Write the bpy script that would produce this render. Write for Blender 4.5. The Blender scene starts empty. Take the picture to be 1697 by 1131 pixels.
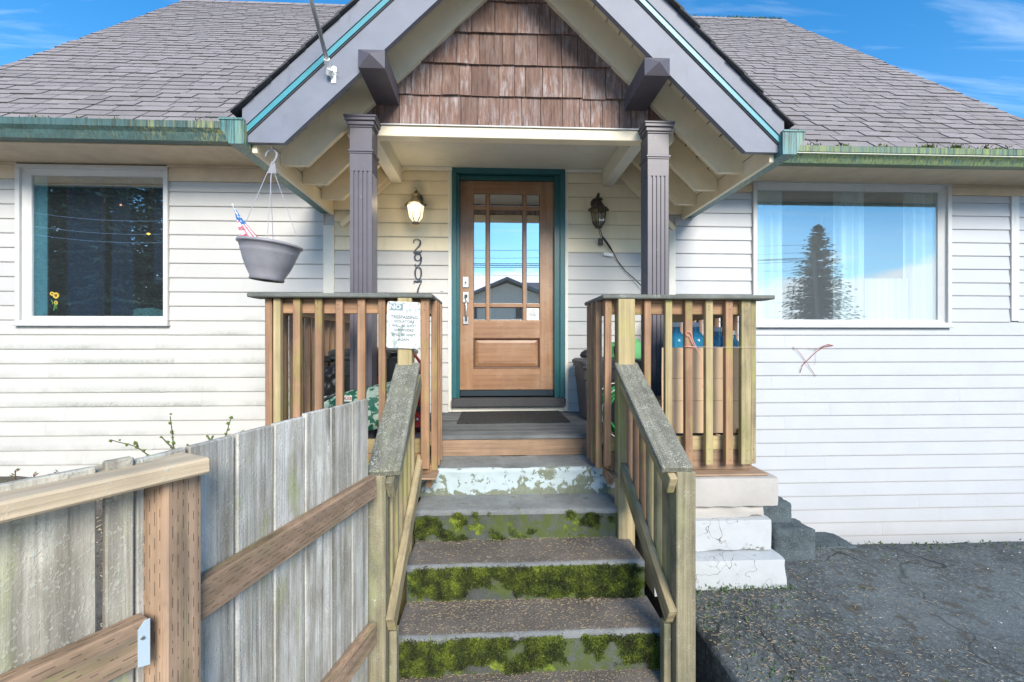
import bpy, math, random
from mathutils import Vector, Matrix, Euler, noise
random.seed(7)
sc = bpy.context.scene
COL = sc.collection
H = 2.1                      # eye height above the ground; every height below is given from the eye
F, CX, HY, PSI = 750.0, 848.5, 568.0, math.atan(.045)   # focal length in px, image centre, horizon row, yaw
YW = 4.42                    # front wall plane

# ---------------------------------------------------------------- camera, sky, sun, exposure
cam = bpy.data.cameras.new('camera'); co = bpy.data.objects.new('camera', cam); COL.objects.link(co)
cam.sensor_width = 36.0; cam.sensor_fit = 'HORIZONTAL'; cam.lens = F / 1697 * 36
cam.shift_y = 2.5 / 1697; cam.clip_start = .05; cam.clip_end = 2000
co.location = (0, 0, H); co.rotation_euler = (math.pi / 2, 0, -PSI)
sc.camera = co
SUN_EL, SUN_AZ = math.radians(30), math.radians(167)      # azimuth clockwise from +Y (into the house)
world = bpy.data.worlds.new('World'); sc.world = world; world.use_nodes = True
wt = world.node_tree; wt.nodes.clear()
def wn(t, **kw):
    n = wt.nodes.new(t)
    for k, v in kw.items():
        if k[0] == 'i' and k[1:].isdigit():
            if isinstance(v, bpy.types.NodeSocket): wt.links.new(v, n.inputs[int(k[1:])])
            else: n.inputs[int(k[1:])].default_value = v
        else: setattr(n, k, v)
    return n
sky = wn('ShaderNodeTexSky', sky_type='NISHITA', sun_disc=False, sun_elevation=SUN_EL, sun_rotation=SUN_AZ,
         air_density=1.0, dust_density=.3, ozone_density=3.0, altitude=200)
tc = wn('ShaderNodeTexCoord')
sep = wn('ShaderNodeSeparateXYZ', i0=tc.outputs['Generated'])
hz = wn('ShaderNodeMath', operation='ADD', i0=sep.outputs[2], i1=.12)
hz = wn('ShaderNodeMath', operation='MAXIMUM', i0=hz.outputs[0], i1=.05)
ux = wn('ShaderNodeMath', operation='DIVIDE', i0=sep.outputs[0], i1=hz.outputs[0])
uy = wn('ShaderNodeMath', operation='DIVIDE', i0=sep.outputs[1], i1=hz.outputs[0])
cv = wn('ShaderNodeCombineXYZ', i0=ux.outputs[0], i1=uy.outputs[0], i2=0.0)
# thin streaky cirrus all over the sky
mp = wn('ShaderNodeMapping', i0=cv.outputs[0], i2=(0, 0, .35), i3=(1.1, 7.0, 1))
c1 = wn('ShaderNodeTexNoise', i0=mp.outputs[0], i2=1.3, i3=7.0, i4=.6, i8=.5)
r1 = wn('ShaderNodeMapRange', i0=c1.outputs[0], i1=.50, i2=.88, i3=0.0, i4=.34)
# heaped clouds low over the horizon
mp2 = wn('ShaderNodeMapping', i0=tc.outputs['Generated'], i3=(1, 1, 2.2))
c2 = wn('ShaderNodeTexNoise', i0=mp2.outputs[0], i2=3.2, i3=8.0, i4=.55)
lowz = wn('ShaderNodeMapRange', i0=sep.outputs[2], i1=.04, i2=.27, i3=.32, i4=-.2)
c2b = wn('ShaderNodeMath', operation='ADD', i0=c2.outputs[0], i1=lowz.outputs[0])
r2 = wn('ShaderNodeMapRange', i0=c2b.outputs[0], i1=.56, i2=.64, i3=0.0, i4=.92)
tf = wn('ShaderNodeMapRange', i0=sep.outputs[2], i1=.0, i2=.5, i3=.45, i4=1.0)                 # paler towards the horizon
tint = wn('ShaderNodeMix', data_type='RGBA', blend_type='MULTIPLY', i0=tf.outputs[0], i6=sky.outputs[0], i7=(.27, .84, 1.10, 1))
m1 = wn('ShaderNodeMix', data_type='RGBA', i0=r1.outputs[0], i6=tint.outputs[2], i7=(7.0, 7.6, 8.2, 1))
m2 = wn('ShaderNodeMix', data_type='RGBA', i0=r2.outputs[0], i6=m1.outputs[2], i7=(8.2, 8.4, 8.8, 1))
bg = wn('ShaderNodeBackground', i0=m2.outputs[2], i1=.095)
wo = wn('ShaderNodeOutputWorld', i0=bg.outputs[0])
sl = bpy.data.lights.new('sun', 'SUN'); so = bpy.data.objects.new('sun', sl); COL.objects.link(so)
sl.energy = 2.3; sl.angle = math.radians(26); sl.color = (1.0, .91, .77)
sd = Vector((math.sin(SUN_AZ) * math.cos(SUN_EL), math.cos(SUN_AZ) * math.cos(SUN_EL), math.sin(SUN_EL)))
so.rotation_euler = sd.to_track_quat('Z', 'Y').to_euler(); so.location = (4, -8, 12)
sc.view_settings.view_transform = 'Standard'; sc.view_settings.look = 'None'
sc.view_settings.gamma = 1; sc.view_settings.exposure = 1.38
sc.cycles.max_bounces = 10; sc.cycles.transparent_max_bounces = 24

# ---------------------------------------------------------------- geometry helpers
def ray(px, py):
    u, v = (px - CX) / F, (HY - py) / F
    return Vector((u * math.cos(PSI) + math.sin(PSI), math.cos(PSI) - u * math.sin(PSI), v))
def P(px, py, Y):                       # point of the picture on the plane at depth Y
    d = ray(px, py); return d * (Y / d.y)
def PZ(px, py, Z):                      # ... on a level plane
    d = ray(px, py); return d * (Z / d.z)
def X(px, Y): return P(px, HY, Y).x
def Zat(py, px, Y): return P(px, py, Y).z
UP = Vector((0, 0, H))
WM = {}
def link(o, M, parent):
    COL.objects.link(o); WM[o] = M
    if parent is not None:
        o.parent = parent; o.matrix_basis = WM[parent].inverted() @ M
    else: o.matrix_basis = M
    return o
def tag(o, label=None, cat=None, group=None, kind=None):
    if label: o['label'] = label
    if cat: o['category'] = cat
    if group: o['group'] = group
    if kind: o['kind'] = kind
    return o
def thing(name, loc, label, cat, group=None):
    o = bpy.data.objects.new(name, None); o.empty_display_size = .1
    link(o, Matrix.Translation(Vector(loc) + UP), None)
    return tag(o, label, cat, group)
def cbox(sx, sy, sz, b=0.0):
    x, y, z = sx / 2, sy / 2, sz / 2
    if b <= 0:
        v = [(i * x, j * y, k * z) for i in (-1, 1) for j in (-1, 1) for k in (-1, 1)]
        return v, [(0, 1, 3, 2), (4, 6, 7, 5), (0, 4, 5, 1), (2, 3, 7, 6), (0, 2, 6, 4), (1, 5, 7, 3)]
    b = min(b, x * .45, y * .45, z * .45)
    v = []; ix = {}
    for i in (-1, 1):
        for j in (-1, 1):
            for k in (-1, 1):
                ix[i, j, k] = len(v)
                v += [(i * x, j * (y - b), k * (z - b)), (i * (x - b), j * y, k * (z - b)), (i * (x - b), j * (y - b), k * z)]
    f = []
    def q(a, flip): f.append(tuple(a[::-1]) if flip else tuple(a))
    S = (-1, 1)
    for i in S: q([ix[i, -1, -1], ix[i, 1, -1], ix[i, 1, 1], ix[i, -1, 1]], i < 0)
    for j in S: q([ix[-1, j, -1] + 1, ix[-1, j, 1] + 1, ix[1, j, 1] + 1, ix[1, j, -1] + 1], j < 0)
    for k in S: q([ix[-1, -1, k] + 2, ix[1, -1, k] + 2, ix[1, 1, k] + 2, ix[-1, 1, k] + 2], k < 0)
    for i in S:
        for j in S: q([ix[i, j, -1], ix[i, j, -1] + 1, ix[i, j, 1] + 1, ix[i, j, 1]], i * j < 0)
        for k in S: q([ix[i, -1, k], ix[i, 1, k], ix[i, 1, k] + 2, ix[i, -1, k] + 2], i * k < 0)
    for j in S:
        for k in S: q([ix[-1, j, k] + 1, ix[-1, j, k] + 2, ix[1, j, k] + 2, ix[1, j, k] + 1], j * k < 0)
    for i in S:
        for j in S:
            for k in S: q([ix[i, j, k], ix[i, j, k] + 1, ix[i, j, k] + 2], i * j * k < 0)
    return v, f
def frame(d, up):                       # matrix whose x runs along d, y as near as can be to up
    x = Vector(d).normalized(); u = Vector(up); y = (u - x * u.dot(x))
    if y.length < 1e-5: y = x.orthogonal()
    y.normalize(); z = x.cross(y)
    return Matrix((x, y, z)).transposed().to_4x4()
class MB:
    def __init__(s): s.v, s.f, s.mi = [], [], []
    def add(s, v, f, M=None, mi=0):
        o = len(s.v)
        s.v += [Vector(p) if M is None else M @ Vector(p) for p in v]
        s.f += [tuple(i + o for i in q) for q in f]; s.mi += [mi] * len(f); return s
    def box(s, lo, hi, b=0.0, mi=0):
        lo, hi = Vector(lo), Vector(hi)
        a = Vector((min(lo[i], hi[i]) for i in range(3))); c = Vector((max(lo[i], hi[i]) for i in range(3)))
        v, f = cbox(*(c - a), b); return s.add(v, f, Matrix.Translation((a + c) / 2), mi)
    def bar(s, a, c, w, t, up=(0, 0, 1), b=0.0, mi=0):      # w along up, t across
        a, c = Vector(a), Vector(c); v, f = cbox((c - a).length, w, t, b)
        return s.add(v, f, Matrix.Translation((a + c) / 2) @ frame(c - a, up), mi)
    def prism(s, poly, ext, mi=0):
        ext = Vector(ext); n = len(poly); p = [Vector(q) for q in poly]
        nor = Vector()
        for i in range(n): nor += p[i].cross(p[(i + 1) % n])
        if nor.dot(ext) > 0: p.reverse()
        f = [tuple(range(n)), tuple(range(2 * n - 1, n - 1, -1))]
        f += [(i, i + n, (i + 1) % n + n, (i + 1) % n) for i in range(n)]
        return s.add(p + [q + ext for q in p], f, None, mi)
    def cyl(s, a, c, r0, r1=None, n=12, cap=True, mi=0):
        a, c = Vector(a), Vector(c); r1 = r0 if r1 is None else r1; M = frame(c - a, (0, .3, 1)); L = (c - a).length
        v = [(0, r0 * math.cos(6.2832 * i / n), r0 * math.sin(6.2832 * i / n)) for i in range(n)]
        v += [(L, r1 * math.cos(6.2832 * i / n), r1 * math.sin(6.2832 * i / n)) for i in range(n)]
        f = [(i, (i + 1) % n, (i + 1) % n + n, i + n) for i in range(n)]
        f = [q[::-1] for q in f]
        if cap: f += [tuple(range(n)), tuple(range(2 * n - 1, n - 1, -1))]
        return s.add(v, f, Matrix.Translation(a) @ M, mi)
    def lathe(s, prof, M=None, n=20, mi=0, closed=False):    # (r, z) pairs from the bottom up
        v = []; k = len(prof)
        for r, z in prof: v += [(r * math.cos(6.2832 * i / n), r * math.sin(6.2832 * i / n), z) for i in range(n)]
        f = [(a * n + i, a * n + (i + 1) % n, (a + 1) * n + (i + 1) % n, (a + 1) * n + i) for a in range(k - 1) for i in range(n)]
        if closed: f += [tuple(range(n - 1, -1, -1)), tuple(range((k - 1) * n, k * n))]
        return s.add(v, f, M, mi)
    def tube(s, pts, r, n=6, mi=0, cap=True):
        pts = [Vector(p) for p in pts]; v = []; m = len(pts); y = None
        for i, p in enumerate(pts):
            d = (pts[min(i + 1, m - 1)] - pts[max(i - 1, 0)]).normalized()
            y = d.orthogonal().normalized() if y is None else (y - d * y.dot(d)).normalized()
            z = d.cross(y); rr = r[i] if isinstance(r, (list, tuple)) else r
            v += [p + (y * math.cos(6.2832 * k / n) + z * math.sin(6.2832 * k / n)) * rr for k in range(n)]
        f = [(i * n + k, i * n + (k + 1) % n, (i + 1) * n + (k + 1) % n, (i + 1) * n + k) for i in range(m - 1) for k in range(n)]
        if cap: f += [tuple(range(n - 1, -1, -1)), tuple(range((m - 1) * n, m * n))]
        return s.add(v, f, None, mi)
    def build(s, name, mats, parent=None, smooth=False, origin=None, label=None, kind=None):
        lo = Vector([min(p[i] for p in s.v) for i in range(3)]); hi = Vector([max(p[i] for p in s.v) for i in range(3)])
        o = Vector(((lo.x + hi.x) / 2, (lo.y + hi.y) / 2, lo.z)) if origin is None else Vector(origin)
        me = bpy.data.meshes.new(name); me.from_pydata([p - o for p in s.v], [], s.f)
        for m in (mats if isinstance(mats, (list, tuple)) else [mats]): me.materials.append(m)
        if any(s.mi): me.polygons.foreach_set('material_index', s.mi)
        if smooth: me.polygons.foreach_set('use_smooth', [True] * len(me.polygons))
        ob = bpy.data.objects.new(name, me)
        link(ob, Matrix.Translation(o + UP), parent)
        return tag(ob, label, None, None, kind)
MESH = {}
def piece(name, mat, parent, size, M, b=.003):          # one chamfered board; alike boards share their mesh
    key = (mat.name, b) + tuple(round(q, 3) for q in size)
    if key not in MESH:
        v, f = cbox(*size, b); me = bpy.data.meshes.new(name); me.from_pydata(v, [], f); me.materials.append(mat); MESH[key] = me
    return link(bpy.data.objects.new(name, MESH[key]), Matrix.Translation(UP) @ M, parent)
def board(name, mat, parent, a, c, w, t, up=(0, 0, 1), b=.003, jit=0.0):
    a, c = Vector(a), Vector(c); M = Matrix.Translation((a + c) / 2) @ frame(c - a, up)
    if jit: M = M @ Euler([random.gauss(0, jit) for _ in range(3)]).to_matrix().to_4x4()
    return piece(name, mat, parent, ((c - a).length, w, t), M, b)
def dup(root, delta, label, parent=None):               # a copy of a thing with its parts and sub-parts, moved by delta
    T = Matrix.Translation(delta)
    def rec(o, p):
        c = o.copy(); COL.objects.link(c); WM[c] = T @ WM[o]
        if p is not None:
            c.parent = p; c.matrix_basis = WM[p].inverted() @ WM[c]
        else: c.matrix_basis = WM[c]
        for ch in [q for q in list(WM) if q.parent == o]: rec(ch, c)
        return c
    r = rec(root, parent)
    if label: r['label'] = label
    return r
# ---------------------------------------------------------------- materials
class G:
    def __init__(s, name, rough=.6, metal=0.0):
        s.m = bpy.data.materials.new(name); s.m.use_nodes = True; s.t = s.m.node_tree; s.t.nodes.clear()
        s.o = s.t.nodes.new('ShaderNodeOutputMaterial'); s.b = s.n('ShaderNodeBsdfPrincipled')
        s.b.inputs['Roughness'].default_value = rough; s.b.inputs['Metallic'].default_value = metal
        s.t.links.new(s.b.outputs[0], s.o.inputs[0])
    def n(s, typ, **kw):
        n = s.t.nodes.new(typ)
        for k, v in kw.items():
            if k[0] == 'i' and k[1:].isdigit(): s.set(n.inputs[int(k[1:])], v)
            else: setattr(n, k, v)
        return n
    def set(s, sock, v):
        if isinstance(v, bpy.types.NodeSocket): s.t.links.new(v, sock)
        else:
            if isinstance(v, tuple) and len(v) == 3 and sock.type == 'RGBA': v = v + (1,)
            sock.default_value = v
    def obj(s, rnd=True):
        v = s.n('ShaderNodeTexCoord').outputs['Object']
        if rnd:
            r = s.n('ShaderNodeObjectInfo').outputs['Random']
            k = s.n('ShaderNodeVectorMath', operation='SCALE', i0=(37.0, 19.0, 53.0)); s.set(k.inputs['Scale'], r)
            v = s.n('ShaderNodeVectorMath', operation='ADD', i0=v, i1=k.outputs[0]).outputs[0]
        return v
    def rand(s): return s.n('ShaderNodeObjectInfo').outputs['Random']
    def scale(s, v, sc): return s.n('ShaderNodeMapping', i0=v, i3=sc).outputs[0]
    def noise(s, v, scale, detail=4.0, rough=.55, dist=0.0): return s.n('ShaderNodeTexNoise', i0=v, i2=scale, i3=detail, i4=rough, i8=dist).outputs[0]
    def vor(s, v, scale): return s.n('ShaderNodeTexVoronoi', i0=v, i2=scale).outputs[0]
    def ramp(s, f, *st):
        r = s.n('ShaderNodeValToRGB', i0=f); e = r.color_ramp.elements
        while len(e) < len(st): e.new(.5)
        for q, (p, c) in zip(e, st): q.position = p; q.color = c + (1,) if isinstance(c, tuple) else (c, c, c, 1)
        return r.outputs[0]
    def mix(s, f, a, b, bl='MIX'):
        return s.n('ShaderNodeMix', data_type='RGBA', blend_type=bl, i0=f, i6=a, i7=b).outputs[2]
    def math(s, op, a, b=0.0, c=0.0, clamp=False): return s.n('ShaderNodeMath', operation=op, i0=a, i1=b, i2=c, use_clamp=clamp).outputs[0]
    def rng(s, f, a, b, c=0.0, d=1.0): return s.n('ShaderNodeMapRange', i0=f, i1=a, i2=b, i3=c, i4=d).outputs[0]
    def xyz(s, v): return s.n('ShaderNodeSeparateXYZ', i0=v).outputs
    def col(s, c): s.set(s.b.inputs['Base Color'], c); return s
    def rough(s, r): s.set(s.b.inputs['Roughness'], r); return s
    def bump(s, h, st=.3, dist=.01):
        b = s.n('ShaderNodeBump'); s.set(b.inputs['Strength'], st); s.set(b.inputs['Distance'], dist); s.set(b.inputs['Height'], h)
        s.t.links.new(b.outputs[0], s.b.inputs['Normal']); return s
def sc3(c, k): return tuple(min(1, q * k) for q in c)

def wood(name, base, axis=0, streak=0.0, grain=38.0, moss=0.0, mosscol=(.26, .28, .035), lichen=0.0, incised=False, var=.35, contrast=.45, rough=.85, dirt=0.0, dirtcol=(.07, .07, .05), knot=True, bump=.35):
    g = G(name, rough); v = g.obj()
    s3 = [grain] * 3; s3[axis] = 1.1
    w = g.n('ShaderNodeVectorMath', operation='ADD', i0=g.scale(v, tuple(s3)), i1=(3.3, 1.7, 9.1)).outputs[0]
    n1 = g.noise(w, 1.0, 6.0, .62, .35)
    c = g.ramp(n1, (.28, sc3(base, 1 - contrast)), (.52, base), (.75, sc3(base, 1 + contrast * .8)))
    s4 = [grain * 4.5] * 3; s4[axis] = 2.5
    n2 = g.noise(g.scale(v, tuple(s4)), 1.0, 3.0, .6)
    c = g.mix(g.rng(n2, .3, .48, .5, 0), c, sc3(base, .45))
    if knot:
        s5 = [7.0] * 3; s5[axis] = 1.8
        k = g.vor(g.scale(v, tuple(s5)), 1.0)
        c = g.mix(g.rng(k, .05, .16, .85, 0), c, sc3(base, .3))
    n3 = g.noise(v, 5.0, 3.0)
    c = g.mix(1.0, c, g.ramp(n3, (.3, 1 - var), (.7, 1 + 0.0)), 'MULTIPLY')
    c = g.mix(1.0, c, g.ramp(g.rand(), (0, .74), (1, 1.0)), 'MULTIPLY')
    h = g.math('MULTIPLY_ADD', n2, .6, n1)
    s6 = [9.0] * 3; s6[axis] = 3.0
    if dirt:
        d = g.noise(g.scale(v, tuple(s6)), 1.1, 6.0, .7)
        c = g.mix(g.rng(d, .66 - dirt * .3, .72, 0, .85), c, dirtcol)
    if streak:
        s8 = [30.0] * 3; s8[axis] = .7
        d = g.noise(g.scale(v, tuple(s8)), 1.0, 6.0, .7, .2); d2 = g.noise(v, 3.0, 3.0)
        c = g.mix(g.math('MULTIPLY', g.rng(d, .53, .63, 0, streak), g.rng(d2, .35, .6)), c, (.13, .115, .085))
        s9 = [17.0] * 3; s9[axis] = .6
        d = g.noise(g.n('ShaderNodeVectorMath', operation='ADD', i0=g.scale(v, tuple(s9)), i1=(7., 3., 5.)).outputs[0], 1.0, 5.0, .65)
        c = g.mix(g.math('MULTIPLY', g.rng(d, .56, .66, 0, streak * .8), g.rng(d2, .6, .38)), c, (.36, .40, .13))
    if moss:
        d = g.noise(g.n('ShaderNodeVectorMath', operation='ADD', i0=g.scale(v, tuple(s6)), i1=(5.1, 8.8, 2.2)).outputs[0], .7, 5.0, .65)
        c = g.mix(g.rng(d, .72 - moss * .38, .78 - moss * .1, 0, .85), c, mosscol)
    if lichen:
        d = g.vor(g.n('ShaderNodeVectorMath', operation='ADD', i0=v, i1=g.n('ShaderNodeTexNoise', i0=v, i2=60.0).outputs[1]).outputs[0] if False else g.n('ShaderNodeVectorMath', operation='MULTIPLY_ADD', i0=g.n('ShaderNodeTexNoise', i0=v, i2=90.0, i3=4.0).outputs[1], i1=(.010, .010, .010), i2=v).outputs[0], 75.0); e = g.noise(v, 20.0, 3.0, .6); e2 = g.noise(v, 170.0, 2.0, .6)
        d = g.math('MULTIPLY', g.rng(d, .22, .34, .9, 0), g.rng(e, .64 - lichen * .22, .72, 0, 1))
        d = g.math('MAXIMUM', d, g.math('MULTIPLY', g.rng(e2, .55, .62, 0, lichen), g.rng(e, .4, .6, .3, 1)))
        c = g.mix(d, c, (.46, .47, .40)); h = g.math('MULTIPLY_ADD', d, .8, h)
    if incised:
        q = g.xyz(g.n('ShaderNodeTexCoord').outputs['Object']); al = q[axis]; ot = [q[i] for i in range(3) if i != axis]
        a = g.math('DIVIDE', g.math('ADD', ot[0], ot[1]), .0125)
        row = g.math('FLOOR', a); fr = g.math('SUBTRACT', a, row)
        bb = g.math('FRACT', g.math('ADD', g.math('DIVIDE', al, .048), g.math('MULTIPLY', row, .393)))
        k = g.math('MULTIPLY', g.math('LESS_THAN', fr, .17), g.math('LESS_THAN', bb, g.rng(g.noise(v, 22.0, 3.0), .36, .60, .06, .62)))
        c = g.mix(g.math('MULTIPLY', k, .8), c, sc3(base, .18)); h = g.math('MULTIPLY_ADD', k, -1.2, h)
    g.col(c); g.bump(h, bump, .004); return g.m
def paint(name, c, rough=.55, mottle=.12, wear=0.0, wearcol=(.2, .16, .12), bump=.08, scale=6.0, rand=.06):
    g = G(name, rough); v = g.obj(); n = g.noise(v, scale, 6.0, .6)
    k = g.mix(1.0, c, g.ramp(n, (.3, 1 - mottle), (.7, 1.0)), 'MULTIPLY')
    k = g.mix(1.0, k, g.ramp(g.rand(), (0, 1 - rand), (1, 1.0)), 'MULTIPLY')
    gr = g.noise(g.scale(v, (11, 11, 2.2)), 1.0, 6.0, .7); k = g.mix(g.rng(gr, .58, .74, 0, .35), k, sc3(c, .45))
    if wear:
        w = g.noise(v, 28.0, 6.0, .7); k = g.mix(g.rng(w, .68 - wear * .2, .74, 0, .8), k, wearcol)
    f = g.noise(g.scale(v, (14, 60, 60)), 1.0, 4.0); g.col(k); g.bump(g.math('ADD', n, f), bump, .004); return g.m
def flat(name, c, rough=.5, metal=0.0, **kw):
    g = G(name, rough, metal); g.col(c + (1,) if len(c) == 3 else c)
    for k, v in kw.items(): g.b.inputs[k.replace('_', ' ')].default_value = v
    return g.m
M = {}
M['redwood'] = wood('baluster_wood', (.44, .255, .15), moss=.5, mosscol=(.30, .30, .07), contrast=.35, var=.3, dirt=.3, dirtcol=(.19, .12, .07))
M['greenwood'] = wood('algae_wood', (.52, .41, .22), moss=.55, mosscol=(.36, .36, .10), contrast=.3, var=.25)
M['stairwood'] = wood('stair_rail_wood', (.47, .38, .22), moss=.6, mosscol=(.30, .31, .09), contrast=.4, dirt=.6, dirtcol=(.10, .085, .055))
M['greywood'] = wood('weathered_picket_wood', (.78, .75, .68), streak=.8, grain=34.0, moss=.34, mosscol=(.30, .33, .10), lichen=.7, contrast=.7, dirt=.85, dirtcol=(.20, .165, .115), var=.35, bump=.6)
M['agedwood'] = wood('dark_aged_picket_wood', (.60, .56, .47), streak=.9, grain=26.0, moss=.34, mosscol=(.26, .27, .12), lichen=.65, contrast=.65, dirt=.85, dirtcol=(.16, .125, .09), var=.4, bump=.5)
M['treated'] = wood('treated_post_wood', (.47, .315, .21), streak=.6, incised=True, moss=.45, mosscol=(.26, .24, .09), contrast=.4, dirt=.5, dirtcol=(.14, .10, .06))
M['oldpost'] = wood('old_post_wood', (.33, .29, .185), moss=.5, mosscol=(.27, .28, .14), contrast=.5, dirt=.5, dirtcol=(.09, .10, .07), lichen=.25)
M['mosscap'] = wood('mossy_rail_cap', (.25, .24, .185), moss=.45, mosscol=(.19, .21, .10), lichen=1.0, contrast=.4, var=.4, dirt=.3, bump=.7)
M['railcap'] = wood('grey_rail_cap', (.20, .21, .19), moss=.3, mosscol=(.20, .22, .12), lichen=.25, contrast=.3, dirt=.2)
M['pinecap'] = wood('pine_cap', (.80, .63, .43), contrast=.3, dirt=.3, dirtcol=(.18, .16, .13), lichen=.35, var=.3)
M['riserwood'] = wood('porch_riser_wood', (.44, .29, .19), contrast=.3, var=.35, dirt=.25, dirtcol=(.16, .10, .07))
M['deck'] = wood('deck_wood', (.19, .20, .205), contrast=.3, var=.35, moss=.1, mosscol=(.16, .17, .12))
M['cedar'] = None
def cedar():
    g = G('cedar_shingle_wood', .8); v = g.obj()
    n = g.noise(g.scale(v, (55, 55, 1.6)), 1.0, 6.0, .65, .3); f = g.noise(g.scale(v, (220, 220, 4)), 1.0, 3.0)
    c = g.ramp(n, (.28, (.085, .045, .036)), (.5, (.20, .115, .088)), (.75, (.29, .19, .15)))
    w = g.noise(g.scale(v, (40, 40, 5)), 1.0, 6.0, .7); big = g.noise(v, 5.0, 2.0)
    wm = g.math('MULTIPLY', g.rng(w, .46, .68), g.rng(g.math('ADD', g.math('MULTIPLY', g.rand(), .35), big), .48, .95, 0, .7), clamp=True)
    c = g.mix(wm, c, (.54, .54, .58)); c = g.mix(1.0, c, g.ramp(g.rand(), (0, .62), (.5, .9), (1, 1.0)), 'MULTIPLY')
    c = g.mix(g.rng(f, .3, .42, .55, 0), c, (.03, .018, .015))
    g.col(c); g.bump(g.math('ADD', n, g.math('MULTIPLY', f, .6)), .55, .005); return g.m
M['cedar'] = cedar()
def siding(name, base, mould=0.0, dirt=.25):
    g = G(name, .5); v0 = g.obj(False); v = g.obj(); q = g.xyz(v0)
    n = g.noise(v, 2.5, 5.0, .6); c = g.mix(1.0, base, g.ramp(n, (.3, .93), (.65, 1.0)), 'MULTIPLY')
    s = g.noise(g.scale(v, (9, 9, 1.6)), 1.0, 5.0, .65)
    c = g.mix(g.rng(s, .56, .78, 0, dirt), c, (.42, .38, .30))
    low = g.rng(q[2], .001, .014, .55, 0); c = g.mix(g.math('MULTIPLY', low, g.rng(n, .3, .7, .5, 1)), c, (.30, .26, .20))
    if mould:
        big = g.noise(v, 1.1, 4.0, .6); web = g.noise(v, 38.0, 6.0, .75, 1.2); fine = g.noise(v, 150.0, 3.0, .7)
        band = g.rng(g.math('ADD', q[2], g.math('MULTIPLY', big, .07)), .055, .10 , 1.0, 0.0)
        amt = g.math('MULTIPLY', g.rng(big, .60 - mould * .2, .74 - mould * .12), g.rng(g.math('ADD', web, g.math('MULTIPLY', fine, .4)), .52, .86, 0.0, 1.0))
        c = g.mix(g.math('MULTIPLY', amt, band), c, (.20, .21, .165))
    g.col(c); g.bump(g.noise(g.scale(v, (3, 60, 60)), 1.0, 3.0), .12, .002); return g.m
M['siding'] = siding('white_siding_paint', (.50, .49, .475))
M['skytintsiding'] = siding('sky_tinted_siding_paint', (.46, .475, .505), 0, .18)  # right-wall boards: cool cast of sky light mixed into the white
M['mouldy'] = siding('mouldy_siding_paint', (.535, .52, .49), 1.0)
M['algae'] = siding('lightly_mouldy_siding_paint', (.535, .52, .49), .45)
M['warmlitsiding'] = siding('warm_lit_siding_paint', (.74, .655, .48), 0, .35)  # upper porch boards: warm lamp and bounce glow put into the siding colour
M['cream'] = paint('cream_paint', (.90, .78, .57), .5, .10)
M['tan'] = paint('tan_eave_paint', (.66, .53, .38), .5, .2)
M['white'] = paint('white_trim_paint', (.58, .58, .57), .4, .08)
M['offwhite'] = paint('offwhite_trim_paint', (.74, .72, .64), .5, .1)
M['purple'] = paint('plum_grey_paint', (.122, .110, .132), .42, .22, .16, (.30, .26, .24), rand=.04)
M['teal'] = paint('teal_paint', (.018, .115, .135), .45, .2, rand=.04)
M['cyan'] = paint('turquoise_drip_edge_paint', (.07, .30, .36), .35, .15)
M['tealdark'] = paint('door_frame_teal_paint', (.012, .10, .11), .35, .2, .05, (.2, .3, .3))
def gutter(name, base, amt, mosscol):
    g = G(name, .45); v = g.obj(False)
    s = g.noise(g.scale(v, (70, 70, 2.5)), 1.0, 6.0, .75, .6); b = g.noise(v, 3.0, 4.0); n = g.noise(v, 9.0, 5.0)
    c = g.mix(1.0, base, g.ramp(n, (.3, .75), (.7, 1.0)), 'MULTIPLY')
    z = g.rng(g.xyz(v)[2], .0, .10, .75, 1)
    c = g.mix(g.math('MULTIPLY', g.math('MULTIPLY', g.rng(s, .45, .58, 0, .85), g.rng(b, .25, .50)), z), c, (.035, .04, .025))
    k = g.noise(g.n('ShaderNodeVectorMath', operation='ADD', i0=g.scale(v, (55, 55, 3)), i1=(4., 2., 7.)).outputs[0], 1.0, 5.0, .7)
    b2 = g.noise(v, 1.4, 3.0)
    c = g.mix(g.math('MULTIPLY', g.rng(k, .5 - amt * .1, .62, 0, .85), g.rng(b2, .52 - amt * .2, .68 - amt * .2)), c, mosscol)
    g.col(c); g.bump(s, .2, .003); return g.m
M['gutter'] = gutter('green_gutter_paint', (.075, .15, .148), .25, (.30, .30, .12))
M['gutteralgae'] = gutter('algae_streaked_gutter_paint', (.07, .155, .14), 1.0, (.24, .28, .08))
M['gutterend'] = gutter('porch_gutter_paint', (.10, .27, .29), .3, (.42, .42, .12))
def shingle(name, base):
    g = G(name, .85); v = g.obj(); n = g.noise(v, 340.0, 2.0, .7); b = g.noise(v, 6.0, 4.0)
    c = g.ramp(n, (.32, sc3(base, .55)), (.5, base), (.68, sc3(base, 1.5)))
    c = g.mix(1.0, c, g.ramp(b, (.3, .82), (.7, 1.0)), 'MULTIPLY'); c = g.mix(1.0, c, g.ramp(g.rand(), (0, .78), (1, 1.0)), 'MULTIPLY')
    g.col(c); g.bump(n, .5, .002); return g.m
M['shingle'] = shingle('asphalt_shingle', (.285, .253, .252))
M['shingledark'] = shingle('asphalt_shingle_edge', (.07, .07, .075))
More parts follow.
